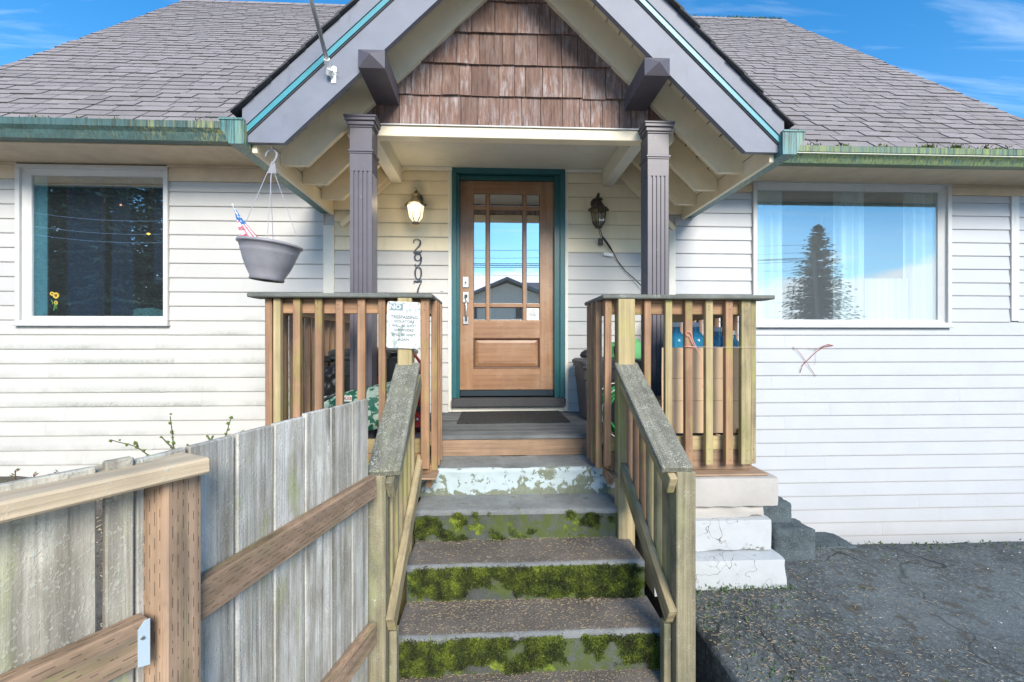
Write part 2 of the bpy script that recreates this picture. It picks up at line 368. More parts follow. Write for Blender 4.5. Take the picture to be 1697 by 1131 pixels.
def stone(name, base, speck=.5, coarse=0.0, moss=0.0, dark=.4, light=(.5, .48, .42), wear=0.0, wearcol=(.5, .5, .5), scale=1.0, bump=.6, streak=0):
    g = G(name, .92); v = g.obj(False)
    n = g.noise(v, 4.0 * scale, 7.0, .65); f = g.noise(v, 130.0 * scale, 4.0, .7); vv = g.vor(v, 190.0 * scale)
    c = g.ramp(n, (.3, sc3(base, 1 - dark)), (.55, base), (.75, sc3(base, 1 + dark * .6)))
    c = g.mix(g.rng(f, .56, .70, 0, speck), c, light); c = g.mix(g.rng(f, .30, .42, speck, 0), c, sc3(base, .35))
    c = g.mix(g.math('MULTIPLY', g.rng(vv, .12, .2, 1, 0), speck), c, light)
    if coarse:
        k1 = g.noise(v, 36.0, 6.0, .8); k2 = g.noise(v, 2.2, 4.0, .6)
        c = g.mix(g.rng(k1, .36, .50, coarse, 0), c, sc3(base, .35)); c = g.mix(g.math('MULTIPLY', g.rng(k1, .54, .68, 0, coarse), g.rng(k2, .35, .6, .35, 1)), c, light)
    if coarse:
        vw = g.n('ShaderNodeVectorMath', operation='ADD', i0=v, i1=g.n('ShaderNodeTexNoise', i0=v, i2=2.0).outputs[1]).outputs[0]
        cr = g.n('ShaderNodeTexVoronoi', feature='DISTANCE_TO_EDGE', i0=vw, i2=.9).outputs[0]
        c = g.mix(g.math('MULTIPLY', g.rng(cr, .004, .010, .85, 0), g.rng(g.noise(v, 1.3, 3.0), .46, .52)), c, sc3(base, .2))
        c = g.mix(g.rng(g.noise(v, .9, 5.0, .65), .44, .62, 0, .5), c, sc3(light, .60))
    if wear:
        w = g.noise(v, 7.0, 7.0, .7); c = g.mix(g.rng(w, .62 - wear * .22, .66 - wear * .2, 0, .9), c, wearcol)
    if moss:
        m = g.noise(v, 11.0, 6.0, .7); c = g.mix(g.rng(m, .62 - moss * .25, .72 - moss * .2, 0, .9), c, (.07, .095, .02))
    g.col(c); g.bump(g.math('ADD', g.math('MULTIPLY', f, .5), n), bump, .012); return g.m
M['tread'] = stone('brown_concrete_tread', (.158, .136, .118), .45, 0.0, 0, .45, (.34, .29, .22))
M['landing'] = stone('grey_concrete_landing', (.25, .265, .265), .3, 0.0, .12, .4, (.42, .43, .42))
M['riser'] = stone('dark_mossy_concrete', (.080, .088, .082), .5, 0.0, .75, .45, (.2, .21, .2))
M['nosing'] = stone('worn_concrete_nosing', (.19, .20, .205), .45, 0.0, .1, .35, (.36, .37, .37))
M['greyblock'] = stone('grey_block', (.42, .395, .37), .2, 0.0, 0, .14, (.55, .52, .5), bump=.25)
M['boulder'] = stone('dark_stone', (.075, .098, .108), .8, 0.0, 0, .55, (.24, .28, .3), bump=1.0)
M['asphalt'] = stone('old_asphalt', (.088, .098, .098), .7, .95, .06, .6, (.27, .31, .32), wear=.25, wearcol=(.075, .066, .052), scale=.62, bump=.9)
M['soil'] = stone('dry_mulch', (.13, .11, .09), .7, 0.0, .1, .7, (.34, .31, .27), bump=1.0)
M['lawn'] = stone('rough_ground', (.06, .075, .035), .4, 0.0, .4, .4, (.16, .16, .09), scale=.4)
M['road'] = stone('street_concrete', (.36, .355, .34), .3, 0.0, 0, .2, (.45, .45, .44), scale=.5); M['bounceground'] = stone('pale_bounce_ground', (.72, .66, .56), .3, 0.0, 0, .2, (.68, .66, .62), scale=.5)  # street and forecourt paled to bounce light from out of view
def peeling(name, top, under, amt, cracks=False):
    g = G(name, .6); v = g.obj(False); n = g.noise(v, 16.0, 8.0, .68, .3); b = g.noise(v, 3.5, 3.0); q = g.xyz(v)
    lo = g.rng(q[2], 0.0, .06, .20, 0.0)
    m = g.rng(g.math('ADD', g.math('ADD', n, g.math('MULTIPLY', b, .35)), lo), amt, amt + .025)
    u = g.noise(v, 45.0, 5.0); k = g.mix(g.noise(v, 22.0, 5.0), top, sc3(top, .82))
    c = g.mix(m, k, g.mix(u, sc3(under, .6), sc3(under, 1.4)))
    if cracks:
        cr = g.n('ShaderNodeTexVoronoi', feature='DISTANCE_TO_EDGE', i0=g.n('ShaderNodeVectorMath', operation='ADD', i0=v, i1=g.n('ShaderNodeTexNoise', i0=v, i2=7.0).outputs[1]).outputs[0], i2=2.2).outputs[0]
        c = g.mix(g.math('MULTIPLY', g.rng(cr, .004, .012, 1, 0), g.rng(b, .48, .56)), c, (.10, .09, .09))
    g.col(c); g.bump(m, .5, .003); return g.m
M['peel'] = peeling('peeling_pale_blue_paint', (.46, .55, .58), (.17, .19, .14), .72)
M['whiteblock'] = peeling('cracked_white_block_paint', (.47, .49, .505), (.19, .19, .16), .86, True)
def moss():
    g = G('moss', .95); v = g.obj(False); n = g.noise(v, 14.0, 4.0, .6); f = g.noise(v, 120.0, 2.0)
    c = g.ramp(g.math('ADD', g.math('MULTIPLY', n, .7), g.math('MULTIPLY', f, .3)), (.37, (.018, .024, .010)), (.49, (.062, .088, .013)), (.63, (.18, .23, .025)))
    g.col(c); return g.m
M['moss'] = moss()
def doorwood(name, axis):
    g = G(name, .38); v = g.obj(False); s3 = [30.0] * 3; s3[axis] = .9
    n = g.noise(g.scale(v, tuple(s3)), 1.0, 6.0, .6, .4); b = g.noise(v, 2.6, 5.0, .6); z = g.noise(g.scale(v, (12, 12, 30)), 1.0, 5.0, .7)
    c = g.ramp(n, (.3, (.20, .095, .048)), (.55, (.29, .155, .08)), (.75, (.36, .21, .115)))
    c = g.mix(g.rng(b, .45, .7, 0, .65), c, (.42, .285, .19)); c = g.mix(g.rng(z, .57, .68, 0, .6), c, (.20, .10, .05))
    g.col(c); g.bump(n, .1, .002); return g.m
M['doorv'] = doorwood('door_wood_upright', 2); M['doorh'] = doorwood('door_wood_level', 0)
M['doormoulding'] = flat('dark_door_moulding', (.10, .042, .02), .5)  # panel moulding darker than the rest of the door
def glass(name, refl, tint=(1, 1, 1), film=0.0):
    g = G(name); g.t.nodes.remove(g.b)
    a = g.n('ShaderNodeBsdfTransparent', i0=tint + (1,)); b = g.n('ShaderNodeBsdfGlossy', i0=(.97, .985, 1, 1)); b.inputs['Roughness'].default_value = .0
    lw = g.math('POWER', g.n('ShaderNodeLayerWeight', i0=.5).outputs['Facing'], 4.0)
    mx = g.n('ShaderNodeMixShader', i0=g.math('MULTIPLY_ADD', lw, 1.0 - refl, refl, clamp=True)); g.t.links.new(a.outputs[0], mx.inputs[1]); g.t.links.new(b.outputs[0], mx.inputs[2])
    d = g.n('ShaderNodeBsdfDiffuse', i0=(.8, .86, .9, 1)); fm = g.n('ShaderNodeMixShader', i0=film); g.t.links.new(mx.outputs[0], fm.inputs[1]); g.t.links.new(d.outputs[0], fm.inputs[2]); mx = fm      # milky haze painted over the pane, lifting dark reflections
    g.t.links.new(mx.outputs[0], g.o.inputs[0]); return g.m
M['glass'] = glass('coated_window_glass', .22, (.88, .96, .97), .055); M['glassdark'] = glass('dark_window_glass', .44, (.80, .93, .98), .015); M['glassdoor'] = glass('door_glass', .56, (.6, .65, .68), .03)
M['lampglass'] = glass('lantern_glass', .12, (.92, .93, .9)); M['smokeglass'] = glass('smoked_lantern_glass', .12, (.6, .6, .56))
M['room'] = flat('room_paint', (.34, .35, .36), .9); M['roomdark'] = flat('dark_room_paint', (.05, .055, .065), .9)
def cloth(name, c, fold=26.0, rough=.9, trans=0.0):
    g = G(name, rough); v = g.obj(False); n = g.noise(v, 8.0, 4.0); g.col(g.mix(n, sc3(c, .85), c))
    g.b.inputs['Transmission Weight'].default_value = 0; return g.m
M['sheer'] = cloth('sheer_white_curtain', (.62, .62, .62)); M['bluecloth'] = cloth('blue_curtain', (.03, .075, .17)); M['tealblind'] = cloth('teal_blind', (.50, .85, .88))
M['patterncloth'] = cloth('mint_patterned_cloth', (.28, .55, .52))
M['black'] = flat('black_plastic', (.018, .019, .021), .42); M['blackmatt'] = flat('black_rubber', (.015, .015, .016), .8)
M['charcoal'] = paint('charcoal_plastic', (.045, .05, .055), .45, .2); M['greyplastic'] = paint('grey_bin_plastic', (.10, .105, .115), .5, .2)
M['potgrey'] = paint('grey_pot_plastic', (.29, .285, .315), .5, .18, .06, (.20, .17, .12), scale=9.0); M['potdark'] = flat('pot_underside', (.05, .045, .04), .8)
M['bronze'] = flat('aged_bronze', (.07, .06, .05), .45, .6); M['pewter'] = flat('olive_bronze', (.16, .15, .12), .4, .6)
M['steel'] = flat('satin_nickel', (.55, .54, .52), .32, .9); M['galv'] = paint('galvanised_steel', (.50, .60, .68), .35, .15); M['pole'] = flat('brushed_aluminium', (.45, .45, .46), .38, .8)
M['plasticwhite'] = flat('white_plastic', (.78, .78, .76), .4); M['wire'] = flat('grey_wire', (.35, .35, .4), .5)
M['iron'] = flat('numeral_iron', (.045, .055, .075), .35, .4); M['ink'] = flat('faded_ink', (.09, .115, .12), .8); M['inkwhite'] = flat('white_print', (.64, .65, .63), .7)
M['red'] = flat('red_enamel', (.33, .028, .025), .4); M['orangestring'] = flat('salmon_string', (.75, .32, .24), .8); M['palestring'] = flat('pale_string', (.68, .55, .48), .8); M['rust'] = flat('red_brown_twine', (.33, .06, .04), .9)
M['card'] = paint('cardboard', (.56, .41, .27), .85, .12, scale=3.0); M['hose'] = flat('green_hose', (.015, .25, .06), .35)
def clear(name, c, fac):
    g = G(name, .15); g.col(c + (1,)); a = g.n('ShaderNodeBsdfTransparent', i0=tuple(min(1, q * .6 + .4) for q in c) + (1,))
    mx = g.n('ShaderNodeMixShader', i0=fac); g.t.links.new(a.outputs[0], mx.inputs[1]); g.t.links.new(g.b.outputs[0], mx.inputs[2]); g.t.links.new(mx.outputs[0], g.o.inputs[0]); return g.m
M['jug'] = clear('blue_water_bottle_plastic', (.04, .36, .62), .55); M['greenbag'] = clear('thin_green_plastic', (.25, .72, .32), .5)
def signpaint():
    g = G('weathered_sign_enamel', .55); v = g.obj(False); n = g.noise(v, 30.0, 7.0, .72); b = g.noise(v, 8.0, 3.0); q = g.xyz(v)
    c = g.mix(g.rng(g.math('ADD', n, g.math('MULTIPLY', b, .4)), .74, .82, 0, .8), (.60, .625, .62), (.24, .29, .275))
    e = g.math('ADD', g.math('ABSOLUTE', q[0]), g.math('MULTIPLY', n, .03)); c = g.mix(g.rng(e, .103, .116, 0, .6), c, (.33, .28, .16))
    g.col(c); return g.m
M['sign'] = signpaint()
def leafbag():
    g = G('printed_soil_bag', .35); v = g.obj(False); k = g.vor(v, 26.0); n = g.noise(v, 18.0, 3.0)
    c = g.mix(g.rng(n, .48, .52), (.02, .11, .065), (.36, .45, .38)); c = g.mix(g.rng(k, .18, .24, 1, 0), c, (.03, .17, .10)); g.col(c); return g.m
M['soilbag'] = leafbag()
def mat_rubber():
    g = G('rubber_door_mat', .9); v = g.obj(False); n = g.noise(v, 60.0, 4.0); w = g.vor(v, 60.0); g.col(g.ramp(n, (.3, (.012, .012, .013)), (.75, (.05, .05, .05)))); g.bump(w, .8, .006); return g.m
M['mat'] = mat_rubber()
M['flagred'] = flat('flag_red', (.62, .17, .22), .8); M['flagwhite'] = flat('flag_white', (.80, .79, .79), .8); M['flagblue'] = flat('flag_blue', (.04, .16, .42), .8)
M['needles'] = None
def needles():
    g = G('conifer_needles', .9); v = g.obj(False); n = g.noise(v, 1.5, 4.0); g.col(g.ramp(n, (.3, (.05, .085, .05)), (.7, (.17, .22, .11)))); return g.m
M['needles'] = needles(); M['bark'] = stone('bark', (.07, .05, .04), .2, 0.0); M['twig'] = flat('mossy_twig', (.10, .095, .045), .9); M['bud'] = flat('green_buds', (.10, .15, .02), .9); M['leafred'] = flat('red_leaf', (.20, .06, .04), .7); M['leafgreen'] = flat('small_green_leaf', (.07, .12, .04), .7)
M['skyplum'] = paint('sky_lit_plum_paint', (.195, .21, .262), .55, .16, .12, (.30, .28, .30), rand=.03); M['litter'] = flat('dry_needle_litter', (.33, .26, .17), .95); M['pebble'] = flat('pale_pebble', (.42, .44, .44), .9)  # barge boards: plum paint with bluish sky light put into its colour
M['nroof'] = flat('neighbour_roof', (.22, .22, .24), .9); M['nwall'] = paint('neighbour_siding', (.93, .84, .68), .7, .1); M['nglass'] = flat('neighbour_glass', (.04, .05, .06), .1)
M['polewood'] = flat('utility_pole_wood', (.22, .18, .15), .9); M['cable'] = flat('black_cable', (.02, .02, .02), .6)
def glow():
    g = G('lit_lantern_glass'); g.col((.9, .85, .7, 1)); g.b.inputs['Emission Color'].default_value = (1, .88, .62, 1); g.b.inputs['Emission Strength'].default_value = .36; return g.m
M['glow'] = glow()
# ---------------------------------------------------------------- the ground
def ground_sheet(name, xs, ys, hf, mat):
    b = MB(); v = [(x, y, hf(x, y)) for y in ys for x in xs]; n = len(xs)
    f = [(j * n + i, j * n + i + 1, (j + 1) * n + i + 1, (j + 1) * n + i) for j in range(len(ys) - 1) for i in range(n - 1)]
    o = b.add(v, f).build(name, mat, None, True); return tag(o, None, None, None, 'structure')
def span(a, b, n): return [a + (b - a) * i / n for i in range(n + 1)]
ground_sheet('ground', span(-140, 140, 70), span(-140, 140, 70), lambda x, y: -H + .02 * noise.noise((x * .3, y * .3, 0)), M['lawn'])
tag(ground_sheet('bounce_forecourt', span(-12, 12, 24), span(-7.8, 1.1, 12), lambda x, y: -H + .03, M['bounceground']))  # unseen pale ground added to bounce light onto the porch undersides
road = ground_sheet('road', span(-140, 140, 20), [-14, -12, -10, -8], lambda x, y: -H + .045, M['road'])
ASPH = -1.42
def asph(x, y):
    z = ASPH + .012 * noise.noise((x * 2, y * 2, 1)) + .006 * noise.noise((x * 9, y * 9, 3))
    if y > 3.02: z -= .62 * (y - 3.02) * min(1.0, (y - 3.02) / .25)
    return z
def slab():
    xs = [1.028, 1.036, 1.05] + span(1.08, 3.6, 60)[0:] + span(3.8, 9, 14); ys = span(-6, 1.4, 12)[:-1] + span(1.4, 3.4, 60) + span(3.45, 4.6, 12)
    b = MB(); n = len(xs)
    v = [(x + .012 * noise.noise((y * 4, 0, 0)) * (x < 1.06), y, asph(x, y) - (.022 if x < 1.03 else .006 if x < 1.04 else 0)) for y in ys for x in xs]
    f = [(j * n + i, j * n + i + 1, (j + 1) * n + i + 1, (j + 1) * n + i) for j in range(len(ys) - 1) for i in range(n - 1)]
    b.add(v, f)
    ed = [j * n for j in range(len(ys))]; m = len(ys)
    w = [v[i] for i in ed] + [(v[i][0] + .01 * noise.noise((v[i][1] * 7, 3, 0)), v[i][1], -1.75) for i in ed] + [(v[i][0], v[i][1], -H - .1) for i in ed]
    b.add(w, [(r * m + j, r * m + j + 1, (r + 1) * m + j + 1, (r + 1) * m + j) for r in range(2) for j in range(m - 1)])
    return tag(b.build('asphalt_path', M['asphalt'], None, True), None, None, None, 'structure')
slab()
def yard(x, y): return -1.42 + .16 * min(1, max(0, (y - .5) / 3)) + .05 * noise.noise((x * 1.7, y * 1.7, 5)) + .012 * noise.noise((x * 14, y * 14, 2)) - max(0, .4 - y) * .5
tag(ground_sheet('planting_bed', span(-9, -.55, 90), span(-1.0, 4.6, 60), yard, M['soil']))
ground_sheet('stair_side_soil', span(.80, 1.06, 6), span(-.5, 3.2, 30), lambda x, y: -1.86 + .03 * noise.noise((x * 8, y * 8, 0)), M['soil'])
# ---------------------------------------------------------------- the house
house = thing('house', (.1, 6.5, -2.3), 'white lap-sided house with a grey shingle roof and a gabled entry porch', 'house')
XR0, XR1, YE, YR, ZR = -5.73, 5.75, 3.93, 8.7, 6.37
XE0 = -5.20                                                             # the left rake runs in a little towards the eave
def xrake(y): return XR0 + (XE0 - XR0) * (YR - y) / (YR - YE)
ZEL, ZER = 1.80, 1.705
wl = (X(33, YW), X(280, YW), Zat(537, 155, YW), Zat(277, 155, YW))      # left window hole
wr = (X(1247, YW), X(1570, YW), Zat(540, 1400, YW), Zat(303, 1400, YW))
dr = (X(743, YW), X(941, YW), -.675, Zat(280, 840, YW))                 # door and its white trim
T0 = (X(537, YW), X(555, YW)); T1 = (X(1107, YW), X(1118, YW)); T2 = (X(1672, YW), X(1685, YW))
b = MB()                                                                # wall core behind the boards
def core(x0, x1, z0, z1): b.box((x0, YW + .004, z0), (x1, YW + .15, z1))
ins = .05
core(-5.05, wl[0] + ins, -2.4, 2.1); core(wl[0] + ins, wl[1] - ins, -2.4, wl[2] + ins); core(wl[0] + ins, wl[1] - ins, wl[3] - ins, 2.1)
core(wl[1] - ins, dr[0] + ins, -2.4, 2.1); core(dr[0] + ins, dr[1] - ins, -2.4, dr[2]); core(dr[0] + ins, dr[1] - ins, dr[3] - ins, 2.1)
core(dr[1] - ins, wr[0] + ins, -2.4, 2.1); core(wr[0] + ins, wr[1] - ins, -2.4, wr[2] + ins); core(wr[0] + ins, wr[1] - ins, wr[3] - ins, 2.1); core(wr[1] - ins, 5.6, -2.4, 2.1)
b.box((-5.05, YW + .15, -2.4), (-4.95, 13, 2.0)); b.box((5.45, YW + .15, -2.4), (5.6, 13, 2.0)); b.box((-5.05, 12.85, -2.4), (5.6, 13, 2.0))
for x in (-5.1, 5.45):                                                  # gable end walls
    b.prism([(x, YW + .15, 2.0), (x, 13, 2.0), (x, YR, 6.0)], (.15, 0, 0))
wall = b.build('wall', M['siding'], house)
# lap boards, one by one
EXP = .135
def clapboards(x0, x1, ztop, zbot, matf, holes=()):
    k = math.floor((zbot - .075) / EXP)
    while .075 + k * EXP < ztop - .01:
        z0 = .075 + k * EXP; z1 = min(z0 + EXP, ztop); k += 1
        segs = [(x0, x1, z0, z1)]
        for h in holes:
            out = []
            for s in segs:
                if s[3] <= h[2] + .004 or s[2] >= h[3] - .004 or s[1] <= h[0] or s[0] >= h[1]: out.append(s); continue
                if s[0] < h[0]: out.append((s[0], h[0], s[2], s[3]))
                if s[1] > h[1]: out.append((h[1], s[1], s[2], s[3]))
                m0, m1 = max(s[0], h[0]), min(s[1], h[1])
                if h[2] - s[2] > .012: out.append((m0, m1, s[2], h[2]))
                if s[3] - h[3] > .012: out.append((m0, m1, h[3], s[3]))
            segs = out
        cut = []
        for a, c, p, q in segs:
            if c - a > 2.4:
                m = random.uniform(a + .8, c - .8); cut += [(a, m - .0005, p, q), (m + .0005, c, p, q)]
            else: cut.append((a, c, p, q))
        for a, c, p, q in cut:
            if c - a < .01: continue
            wob = random.gauss(0, .0012); fr = .0125 * (1 - (p - z0) / EXP) + .002
            pts = [(a, YW + .002, p), (a, YW - fr, p + wob), (a, YW - .003, q + .004 + wob), (a, YW + .002, q + .004)]
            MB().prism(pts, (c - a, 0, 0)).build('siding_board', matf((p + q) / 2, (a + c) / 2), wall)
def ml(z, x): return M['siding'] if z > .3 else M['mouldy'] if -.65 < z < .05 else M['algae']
sd1 = lambda z, x: M['siding']; sd3 = lambda z, x: M['skytintsiding']; sd2 = lambda z, x: M['warmlitsiding'] if z > .9 else M['siding']
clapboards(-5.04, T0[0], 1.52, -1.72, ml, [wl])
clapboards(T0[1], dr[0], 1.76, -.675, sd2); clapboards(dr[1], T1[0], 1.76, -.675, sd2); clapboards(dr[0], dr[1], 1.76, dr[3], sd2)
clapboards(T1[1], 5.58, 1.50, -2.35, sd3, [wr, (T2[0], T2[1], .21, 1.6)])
for t, z0, z1, m in ((T0, -.7, 1.12, 'offwhite'), (T1, -.9, 1.12, 'offwhite'), (T2, .22, 1.50, 'white')):
    MB().box((t[0], YW - .026, z0), (t[1], YW, z1), .003).build('corner_board', M[m], wall)
for a, c, z0, z1 in ((-5.05, wl[0], 1.52, 1.672), (wl[1], -1.42, 1.52, 1.672), (1.75, wr[0], 1.50, 1.605), (wr[1], 5.6, 1.50, 1.605)):
    MB().box((a, YW - .022, z0), (c, YW, z1), .003).build('frieze_board', M['tan'], wall)
    MB().box((a, YW - .034, z1 - .025), (c, YW - .023, z1)).build('frieze_trim', M['tan'], wall)
MB().box((-5.05, YW + .02, -1.75), (-1.0, YW + .1, -2.3)).build('footing', M['greyblock'], wall)
# main roof: deck, soffit, fascia, gutters
roof = MB()
def zroof(x, y): return (ZEL if x < .2 else ZER) + (ZR - (ZEL if x < .2 else ZER)) * (y - YE) / (YR - YE)
def slope(x0, x1, y0):
    roof.prism([(x0, y0, zroof(x0 + .001, y0) - .02), (x0, YR, ZR - .02), (x0, YR, ZR - .16), (x0, y0, zroof(x0 + .001, y0) - .12)], (x1 - x0, 0, 0))
roof.prism([(XE0, YE, ZEL - .02), (-1.32, YE, ZEL - .02), (-1.32, YR, ZR - .02), (XR0, YR, ZR - .02)], (0, 0, -.10))
slope(-1.32, .19, 4.6); slope(.19, 1.68, 4.6); slope(1.68, XR1, YE)
roof.prism([(XR0, YR, ZR - .02), (XR0, 13.4, 1.75), (XR0, 13.4, 1.63), (XR0, YR, ZR - .16)], (XR1 - XR0, 0, 0))
rf = roof.build('main_roof', M['shingledark'], house)
for a, c, z in ((XE0, -1.40, 1.668), (1.72, XR1, 1.602)):
    MB().box((a, YE + .03, z), (c, YW + .02, z + .02)).build('soffit', M['tan'], rf)
    MB().box((a, YE + .0, z - .012), (c, YE + .03, z + .13)).build('fascia', M['tan'], rf)
def gutter_prof(y, z, h, w):        # K-style, open at the top: outer then inner line, in (y, z)
    o = [(y, z + h), (y, z), (y - w * .62, z), (y - w * .80, z + h * .42), (y - w, z + h * .62), (y - w, z + h)]
    i = [(p[0] + (.004 if k > 2 else -.004), p[1] + .004) for k, p in enumerate(o[1:5], 1)]
    return o + [(y - w + .006, z + h), (y - w + .006, z + h * .62)] + [(y - w * .80 + .006, z + h * .42), (y - w * .62 + .002, z + .005), (y - .005, z + .005), (y - .005, z + h)]
def gutter(a, c, z, h, mat):
    g = gutter_prof(YE - .002, z, h, .125); bm = MB(); n = len(g)
    v = [(a, p[0], p[1]) for p in g] + [(c, p[0], p[1]) for p in g]
    bm.add(v, [(i, (i + 1) % n, (i + 1) % n + n, i + n) for i in range(n)])
    e = [(0, p[0], p[1]) for p in g[:6]]
    for x, d in ((a, .003), (c, -.003)): bm.prism([(x, p[1], p[2]) for p in e], (d, 0, 0))
    return bm.build('gutter', mat, house)
gl = gutter(XE0, -1.50, 1.665, .145, M['gutter']); gr_ = gutter(1.80, XR1, 1.575, .135, M['gutteralgae'])
MB().box((1.85, YE - .137, 1.6395), (XR1, YE - .1275, 1.6445)).build('gutter_bead', M['offwhite'], gr_)
# the entry gable
XC = .185
def zl(x): return 2.72 - .97 * abs(x - XC)
pr = MB()                                                               # solid of the porch roof
for s in (-1, 1):
    xe = XC + s * 1.745; x2 = XC + s * .82
    pts = [(xe, 2.972, zl(xe) + .295), (XC, 2.972, zl(XC) + .295), (XC, 5.5, zl(XC) + .295), (x2, 4.6, zl(x2) + .295), (xe, 4.42, zl(xe) + .295)]
    pr.prism(pts, (0, 0, .14))
porch_roof = pr.build('porch_roof', M['shingledark'], house)
for s in (-1, 1):                                                       # shingle courses, each lapping the one below
    n = 17; xe = XC + s * 1.80
    for j in range(n):
        t0, t1 = j / n, (j + 1.25) / n; x0 = xe + (XC - xe) * t0; x1 = xe + (XC - xe) * min(1, t1)
        yb = 4.42 if zl(x1) < 1.9 else min(5.55, 4.2 + (zl(x1) - 1.75) * 1.04)
        jy = random.uniform(-.012, .006)
        p = [(x0, 2.878 + jy, zl(x0) + .452), (x1, 2.878 + jy, zl(x1) + .440), (x1, 2.878 + jy, zl(x1) + .452), (x0, 2.878 + jy, zl(x0) + .466)]
        MB().prism(p, (0, yb - 2.878, 0)).build('shingle_course', M['shingledark'], porch_roof)
for s in (-1, 1):
    xt, xi = XC + s * 1.745, XC + s * 1.5                               # tip, and where the level cut meets the lower edge
    def strip(name, mat, z0, z1, y0, y1, xa, xb=XC, bev=0):
        return MB().prism([(xa, y0, zl(xa) + z0), (xb, y0, zl(xb) + z0), (xb, y0, zl(xb) + z1), (xa, y0, zl(xa) + z1)], (0, y1 - y0, 0)).build(name, mat, porch_roof)
    MB().prism([(xi, 2.93, 1.265), (xt, 2.93, 1.265), (xt, 2.93, zl(xt) + .268), (XC, 2.93, zl(XC) + .268), (XC, 2.93, zl(XC))], (0, .04, 0)).build('barge_board', M['skyplum'], porch_roof)
    strip('drip_strip', M['cyan'], .270, .312, 2.914, 2.97, xt)
    strip('upper_barge_board', M['skyplum'], .314, .436, 2.906, 2.97, xt - s * 0)
    strip('painted_shadow_line', M['shingledark'], .258, .2695, 2.922, 2.9295, xt)  # dark strip standing in for the shadow under the drip strip
    # rafters, tail after tail towards the wall
    xo, xj = XC + s * 1.685, XC + s * 1.5
    for y in (3.29, 3.67, 4.06, 4.37):
        MB().prism([(xj, y, 1.265), (xo, y, 1.265), (xo, y, zl(xo) + .268), (XC, y, zl(XC) + .268), (XC, y, zl(XC))], (0, .04, 0)).build('rafter', M['cream'], porch_roof)
    xf = XC + s * 1.687
    MB().box((xf, 2.972, 1.215), (xf + s * .032, YW - .03, 1.345), .003).build('eave_fascia', M['cream'], porch_roof)
    # roof boards seen from below, running back from the barge board
    L = 1.70 / math.cos(math.atan(.97)); n = 18; w = L / n
    for j in range(n):
        xm = XC + s * (j + .5) * w * math.cos(math.atan(.97)); c = Vector((xm, 0, zl(xm) + .281))
        ux_ = Vector((s, 0, -.97)).normalized()
        board('soffit_plank', M['cream'], porch_roof, c + Vector((0, 2.974, 0)), c + Vector((0, 4.40, 0)), w - .008, .017, ux_, .002, .0008)
    # gutter along the porch eave, with its end cap towards the street
    gx = xf + s * .034; g = gutter_prof(0, 1.235, .155, .15); bm = MB(); n = len(g)
    v = [(gx - s * p[0], 2.885, p[1]) for p in g] + [(gx - s * p[0], YW - .03, p[1]) for p in g]
    bm.add(v, [(i, (i + 1) % n, (i + 1) % n + n, i + n) if s < 0 else (i, i + n, (i + 1) % n + n, (i + 1) % n) for i in range(n)])
    e = [(gx - s * p[0], 2.882, p[1]) for p in g[:6]]; bm.prism(e, (0, .004, 0))
    bm.prism([(q[0], YW - .03, q[2]) for q in e], (0, -.003, 0))
    pg = bm.build('porch_gutter', M['gutterend'], house)
    MB().box((gx + s * .004, 2.876, 1.382), (gx + s * .152, 2.881, 1.394)).build('end_cap_rim', M['gutterend'], pg)
    # outrigger with its pyramid-cut end
    xo_ = (X(642.5, 3.33) if s < 0 else X(1053, 3.33)); xo_ += 0
    hw, z0, h = .083, 1.728, .115
    bm = MB().box((xo_ - hw, 2.885, z0), (xo_ + hw, 3.36, z0 + h))
    q = [(xo_ - hw, 2.885, z0), (xo_ + hw, 2.885, z0), (xo_ + hw, 2.885, z0 + h), (xo_ - hw, 2.885, z0 + h), (xo_, 2.84, z0 + h * .55)]
    bm.add(q, [(0, 1, 4), (1, 2, 4), (2, 3, 4), (3, 0, 4)]); bm.build('outrigger', M['purple'], porch_roof)
# shingled gable wall and its beam
YG = 3.33
gw = MB().prism([(-1.06, YG + .02, 1.575), (1.43, YG + .02, 1.575), (XC, YG + .02, 2.9)], (0, .03, 0)).build('gable_wall', M['cedar'], house)
gw.data.materials[0] = M['cedar']
rnd = random.Random(3)
for k in range(7):
    z0 = 1.574 + k * .233; hw_ = (2.72 + .1 - z0) / .97
    x = XC - hw_ - rnd.uniform(0, .08)
    while x < XC + hw_:
        w = rnd.choice((.085, .12, .13, .15, .165, .18)) * rnd.uniform(.94, 1.06); x1 = x + w
        a, c = max(x, XC - hw_ + .0), min(x1, XC + hw_)
        if c - a > .025:
            dz = rnd.gauss(0, .0022); dy = rnd.gauss(0, .0025); top = z0 + .262
            ta = min(top, zl(a) + .12 if a < XC else zl(c) + .12); 
            tl, tr = min(top, zl(a) + .15), min(top, zl(c - .004) + .15)
            if min(tl, tr) > z0 + .02:
                p = [(a + .001, YG - .012 + dy, z0 + dz), (c - .0035, YG - .012 + dy + rnd.gauss(0, .0015), z0 + dz + rnd.gauss(0, .002)), (c - .0035, YG + .006, tr), (a + .001, YG + .006, tl)]
                MB().prism(p, (0, .013, 0)).build('cedar_shingle', M['cedar'], gw)
        x = x1
bm = MB().box((-1.04, 3.30, 1.490), (1.35, 3.39, 1.566), .004); beam = bm.build('porch_beam', M['cream'], house)
MB().box((-1.045, 3.285, 1.5665), (1.355, 3.345, 1.5735)).build('beam_flashing', M['white'], beam)
ceil = MB().box((-.99, 3.39, 1.695), (1.235, YW - .03, 1.71)).build('porch_ceiling', M['offwhite'], house)
for a in (-.965, 1.085):
    MB().box((a, 3.39, 1.535), (a + .105, YW - .02, 1.694), .004).build('side_beam', M['offwhite'], ceil)
MB().box((-.855, YW - .045, 1.66), (1.085, YW - .02, 1.694), .003).build('ceiling_trim', M['offwhite'], ceil)
